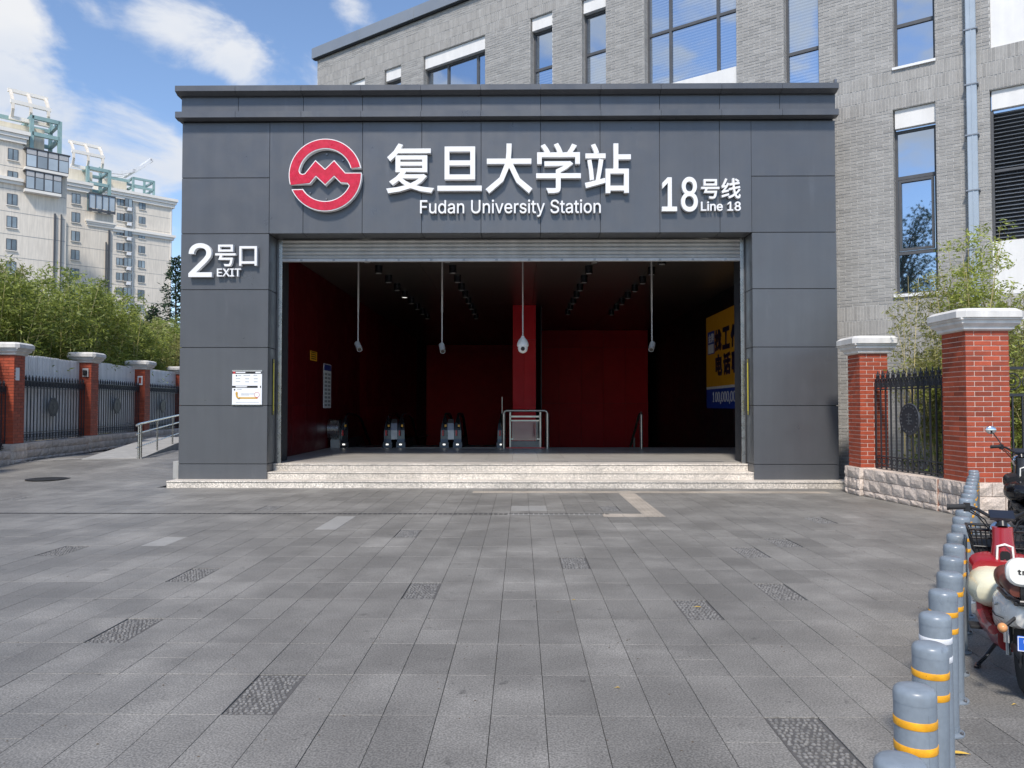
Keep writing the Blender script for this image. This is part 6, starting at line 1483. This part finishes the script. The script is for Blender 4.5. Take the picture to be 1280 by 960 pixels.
        q = MB(); q.add([(.54, -.15, .63), (.80, -.15, .63), (.80, .15, .63), (.54, .15, .63), (.54, -.15, .70), (.80, -.16, .74), (.80, .16, .72), (.54, .15, .68)], [(0, 1, 2, 3), (4, 5, 6, 7), (0, 1, 5, 4), (2, 3, 7, 6), (1, 2, 6, 5), (3, 0, 4, 7)]); P_('basket_liner', q, 'rubber', False)
    # seats
    q = MB(); q.loft([rrect(-.38, .12, .57, .63, .03), rrect(-.30, .135, .56, .67, .05), rrect(-.18, .13, .55, .685, .06), rrect(-.08, .095, .55, .675, .06), rrect(-.02, .05, .57, .65, .03)]); P_('front_saddle', q, C_['seat'])
    q = MB(); q.loft([rrect(-.76, .12, .61, .67, .04), rrect(-.70, .135, .60, .70, .05), rrect(-.50, .14, .60, .70, .05), rrect(-.40, .12, .60, .68, .05)]); P_('rear_seat', q, C_['seat'])
    if backrest:
        q = MB(); q.loft([rrect(-.80, .125, .690, .815, .05), rrect(-.785, .140, .675, .830, .065), rrect(-.76, .142, .673, .832, .065), rrect(-.745, .13, .685, .82, .05)]); bk = P_('backrest', q, 'swhite')
        q = MB(); q.loft([rrect(-.744, .12, .69, .81, .05), rrect(-.715, .10, .70, .80, .05)]); q.build('backrest_pad', C_['seat'], bk, smooth=True)
        q = MB(); q.bar((-.765, .06, .60), (-.765, .06, .74), .02, .02); q.bar((-.765, -.06, .60), (-.765, -.06, .74), .02, .02); q.build('backrest_stay', 'sblack', bk)
        # lettering on the backrest: one flat mark per character
        pen = 0.085
        for ch in 'tmi usb':
            if ch == ' ': pen -= .014; continue
            adv, loops = GL[ch]; sc_ = .052; lp = [[(l[i]*sc_/1000*1.35, l[i+1]*sc_/1000) for i in range(0, len(l), 2)] for l in loops]
            me = curve_mesh('letter', lp, .002, 'sblack', .0016)
            for v in me.vertices: v.co = (-.8015-v.co.z, pen-v.co.x, .745+v.co.y)
            me.update(); link('letter', me, bk); pen -= (adv+45)*sc_/1000*1.35*1.0
    if box:
        q = MB(); q.loft([rrect(-.92, .17, .74, 1.02, .05), rrect(-.90, .19, .72, 1.05, .06), rrect(-.60, .19, .72, 1.05, .06), rrect(-.58, .17, .74, 1.02, .05)]); P_('top_box', q, 'sblack')
    q = MB(); q.tube([(-.40, .13, .58), (-.74, .13, .60), (-.84, .08, .60), (-.84, -.08, .60), (-.74, -.13, .60), (-.40, -.13, .58)], .011, 8); P_('rear_rack', q, 'sblack'); q = MB(); q.cham(-.83, -.70, -.11, .11, .575, .595, .004); P_('rack_plate', q, 'sblack', False)
    q = MB(); q.box(-.856, -.84, -.055, .055, .575, .600); P_('reflector', q, 'redlens', False)
    q = MB(); q.lathe([(.045, -.825), (.045, -.80), (.05, -.78)], (0, 0, .50), 20, 'x'); tl = P_('tail_light', q, 'redlens'); q = MB(); q.ring((-.815, 0, .50), .050, .006, 22, 5, 'yz'); q.build('tail_light_ring', 'chrome', tl)
    q = MB(); q.cham(-.845, -.838, -.10, .10, .33, .415, .003); pl_ = P_('number_plate', q, 'plateblue', False)
    q = MB(); q.box(-.847, -.8455, -.09, -.083, .335, .41); q.box(-.847, -.8455, -.098, .098, .408, .412); q.box(-.847, -.8455, -.098, .098, .333, .337); q.box(-.847, -.8455, .094, .098, .337, .408)
    for y_, z_, l_ in ((.06, .385, .02), (.03, .385, .02), (.0, .385, .02)): q.box(-.847, -.8455, y_-.01, y_+.01, z_-.008, z_+.010)
    q.build('plate_marks', 'signwhite', pl_)
    q = MB(); q.bar((-.80, 0, .46), (-.835, 0, .38), .03, .05); P_('plate_bracket', q, 'sblack', False)
    for s_ in (-1, 1):
        q = MB(); q.tube([(-.76, s_*.09, .50), (-.80, s_*.15, .45)], .010, 6); ind = P_('indicator_stalk', q, 'sblack'); q = MB(); q.loft(ell((-.815, s_*.165, .445), (.03, .026, .026), 12, 8)); q.build('indicator_lens', 'orangelens', ind, smooth=True)
        q = MB(); q.tube([(-.50, s_*.10, .46), (-.53, s_*.10, .22)], .014, 8); q.tube([(-.505, s_*.10, .44), (-.522, s_*.10, .29)], .024, 10); P_('shock_absorber', q, 'chrome')
        q = MB(); q.cham(-.06, .06, *sorted((s_*.16, s_*.25)), .235, .255, .004); P_('foot_peg', q, 'rubber', False)
    q = MB(); q.loft([rrect(-.62, .05, .18, .27, .03), rrect(-.10, .05, .15, .26, .03)]); P_('swing_arm', q, 'sblack')
    q = MB(); q.tube([(-.02, .09, .17), (-.06, .17, .06), (-.09, .215, .012)], .011, 7); q.bar((-.13, .225, .008), (-.04, .205, .008), .03, .012); q.tube([(-.05, .15, .08), (-.12, .17, .085), (-.10, .215, .03)], .006, 5); P_('kickstand', q, 'sblack')
    q = MB(); 
    for k in range(6): a = math.radians(70+k*18); a2 = math.radians(88+k*18); q.bar((-.52+.25*math.cos(a), 0, .222+.25*math.sin(a)), (-.52+.25*math.cos(a2), 0, .222+.25*math.sin(a2)), .01, .12)
    P_('rear_mudguard', q, 'sblack')
    if mirrors:
        for s_ in (-1, 1):
            q = MB(); q.tube([(.42, s_*.20, .98), (.45, s_*.24, 1.06), (.43, s_*.30, 1.14)], .007, 6); mo = P_('mirror_arm', q, 'sblack')
            q = MB(); q.loft(ell((.42, s_*.32, 1.17), (.02, .06, .05), 14, 8)); q.build('mirror', 'chrome', mo, smooth=True)
    return t
scoot = scooter((3.03, 4.80, 0), math.radians(65.4), 'small red and cream electric scooter with brown seat and white backrest beside the bollards', dict(body='swhite', frame='sred', shield='scream', seat='sbrown'))
scoot.scale = (.95, .95, .95)
t = scooter((6.45, 9.75, 0), math.radians(74), 'black scooter with mirrors and top box parked by the big red pillar', dict(body='sblack', frame='sblack', shield='blackgloss', seat='rubber'), basket=False, backrest=False, mirrors=True, box=True)
t.scale = (1.1, 1.1, 1.1)

# ---- scattered grit and leaf crumbs on the slabs
q = MB(); rnd = random.Random(5)
for k in range(420):
    y = 2.2+12*rnd.random()**1.4; x = rnd.uniform(-.7, .62)*y; s_ = rnd.uniform(.003, .009)
    q.add([(x-s_, y, .0008), (x, y-s_*.7, .0008), (x+s_, y, .0008), (x, y+s_*.8, .0008), (x, y, .0008+s_*.5)], [(0, 1, 4), (1, 2, 4), (2, 3, 4), (3, 0, 4)], rnd.uniform(-1, 1))
o = q.build('grit', 'bark', None, fixn=False); tag(o, 'scattered dark grit and leaf crumbs over the granite slabs', 'litter', kind='stuff')
# ---- fallen leaves
random.seed(81)
for (px, py, lab) in ((1197, 942, 'long yellow fallen leaf by the foot of the bollards'), (872, 759, 'yellow fallen leaf on the slabs right of centre'), (772, 860, 'tiny brown leaf on the slabs in front of the middle'), (717, 750, 'tiny yellow leaf near the middle of the forecourt'), (1268, 881, 'small yellow leaf under the red scooter')):
    d = cam.rotation_euler.to_matrix() @ Vector(((px-640)/961, (480-py)/961, -1)); p = Vector((0, 0, 1.6))+d*(-1.595/d.z)
    s_ = .055 if 'long' in lab else .03 if 'yellow fallen' in lab else .014
    t = thing('fallen_leaf', lab, 'leaf', (p.x, p.y, .003), random.uniform(-.6, .3)); q = MB()
    n = 6; up_ = []; 
    for k in range(n+1):
        u = k/n; w_ = s_*.28*math.sin(PI*u)**.8; z = .003+.006*math.sin(3*u)
        up_.append(((u-.5)*2*s_, w_, z)); up_.append(((u-.5)*2*s_, 0, z*.4+.001)); up_.append(((u-.5)*2*s_, -w_, z))
    q.add(up_, [(3*k+j, 3*k+j+1, 3*k+j+4, 3*k+j+3) for k in range(n) for j in range(2)]); q.build('blade', 'leaf_yellow', t, fixn=False)
    q = MB(); q.tube([(-s_, 0, .002), (-s_*1.4, s_*.1, .003)], .001, 4); q.build('stem', 'culm', t)

# ---- street tree behind the camera's left, seen only in the window glass
def street_tree(loc, h, r, seed, label):
    rnd = random.Random(seed); t = thing('street_tree', label, 'tree', loc)
    q = MB(); q.tube([(0, 0, 0), (.1, 0, h*.3), (.05, .1, h*.55), (0, 0, h*.8)], [.20, .15, .10, .03], 8); q.build('trunk', 'bark', t, smooth=True)
    V = []; Fs = []; T = []; br = MB()
    for k in range(60):
        z = h*rnd.uniform(.32, .95); az = rnd.uniform(0, 2*PI); L_ = r*rnd.uniform(.4, 1)*(1.2-z/h*.6); p0 = Vector((0, 0, z*.8)); p1 = Vector((math.cos(az)*L_, math.sin(az)*L_, z+rnd.uniform(0, .6)))
        br.tube([p0, p0.lerp(p1, .5)+Vector((0, 0, .2)), p1], [.05, .03, .01], 4, caps=False)
        for _ in range(110):
            p = p0.lerp(p1, rnd.uniform(.45, 1.05))+Vector((rnd.gauss(0, .3), rnd.gauss(0, .3), rnd.gauss(0, .22))); d = Vector((rnd.gauss(0, 1), rnd.gauss(0, 1), rnd.gauss(-.2, .6))).normalized(); s_ = d.cross(Vector((rnd.gauss(0, 1), rnd.gauss(0, 1), 1))).normalized(); i = len(V)
            V.extend([p, p+d*.09+s_*.05, p+d*.18, p+d*.09-s_*.05]); Fs.append((i, i+1, i+2, i+3)); T.append(rnd.random()*.6)
    br.build('branches', 'bark', t, fixn=False)['kind'] = 'stuff'
    me = bpy.data.meshes.new('crown'); me.from_pydata([tuple(v) for v in V], [], Fs); me.materials.append(M['needle']); a_ = me.attributes.new('tone', 'FLOAT', 'FACE'); a_.data.foreach_set('value', T)
    link('crown', me, t)['kind'] = 'stuff'
street_tree((-11.5, -4.5, 0), 12.0, 3.6, 3, 'leafy street tree across the forecourt, mirrored in the tall window')
street_tree((-17.5, -7.5, 0), 13.0, 3.8, 4, 'second leafy street tree farther off, mirrored in the tall window')
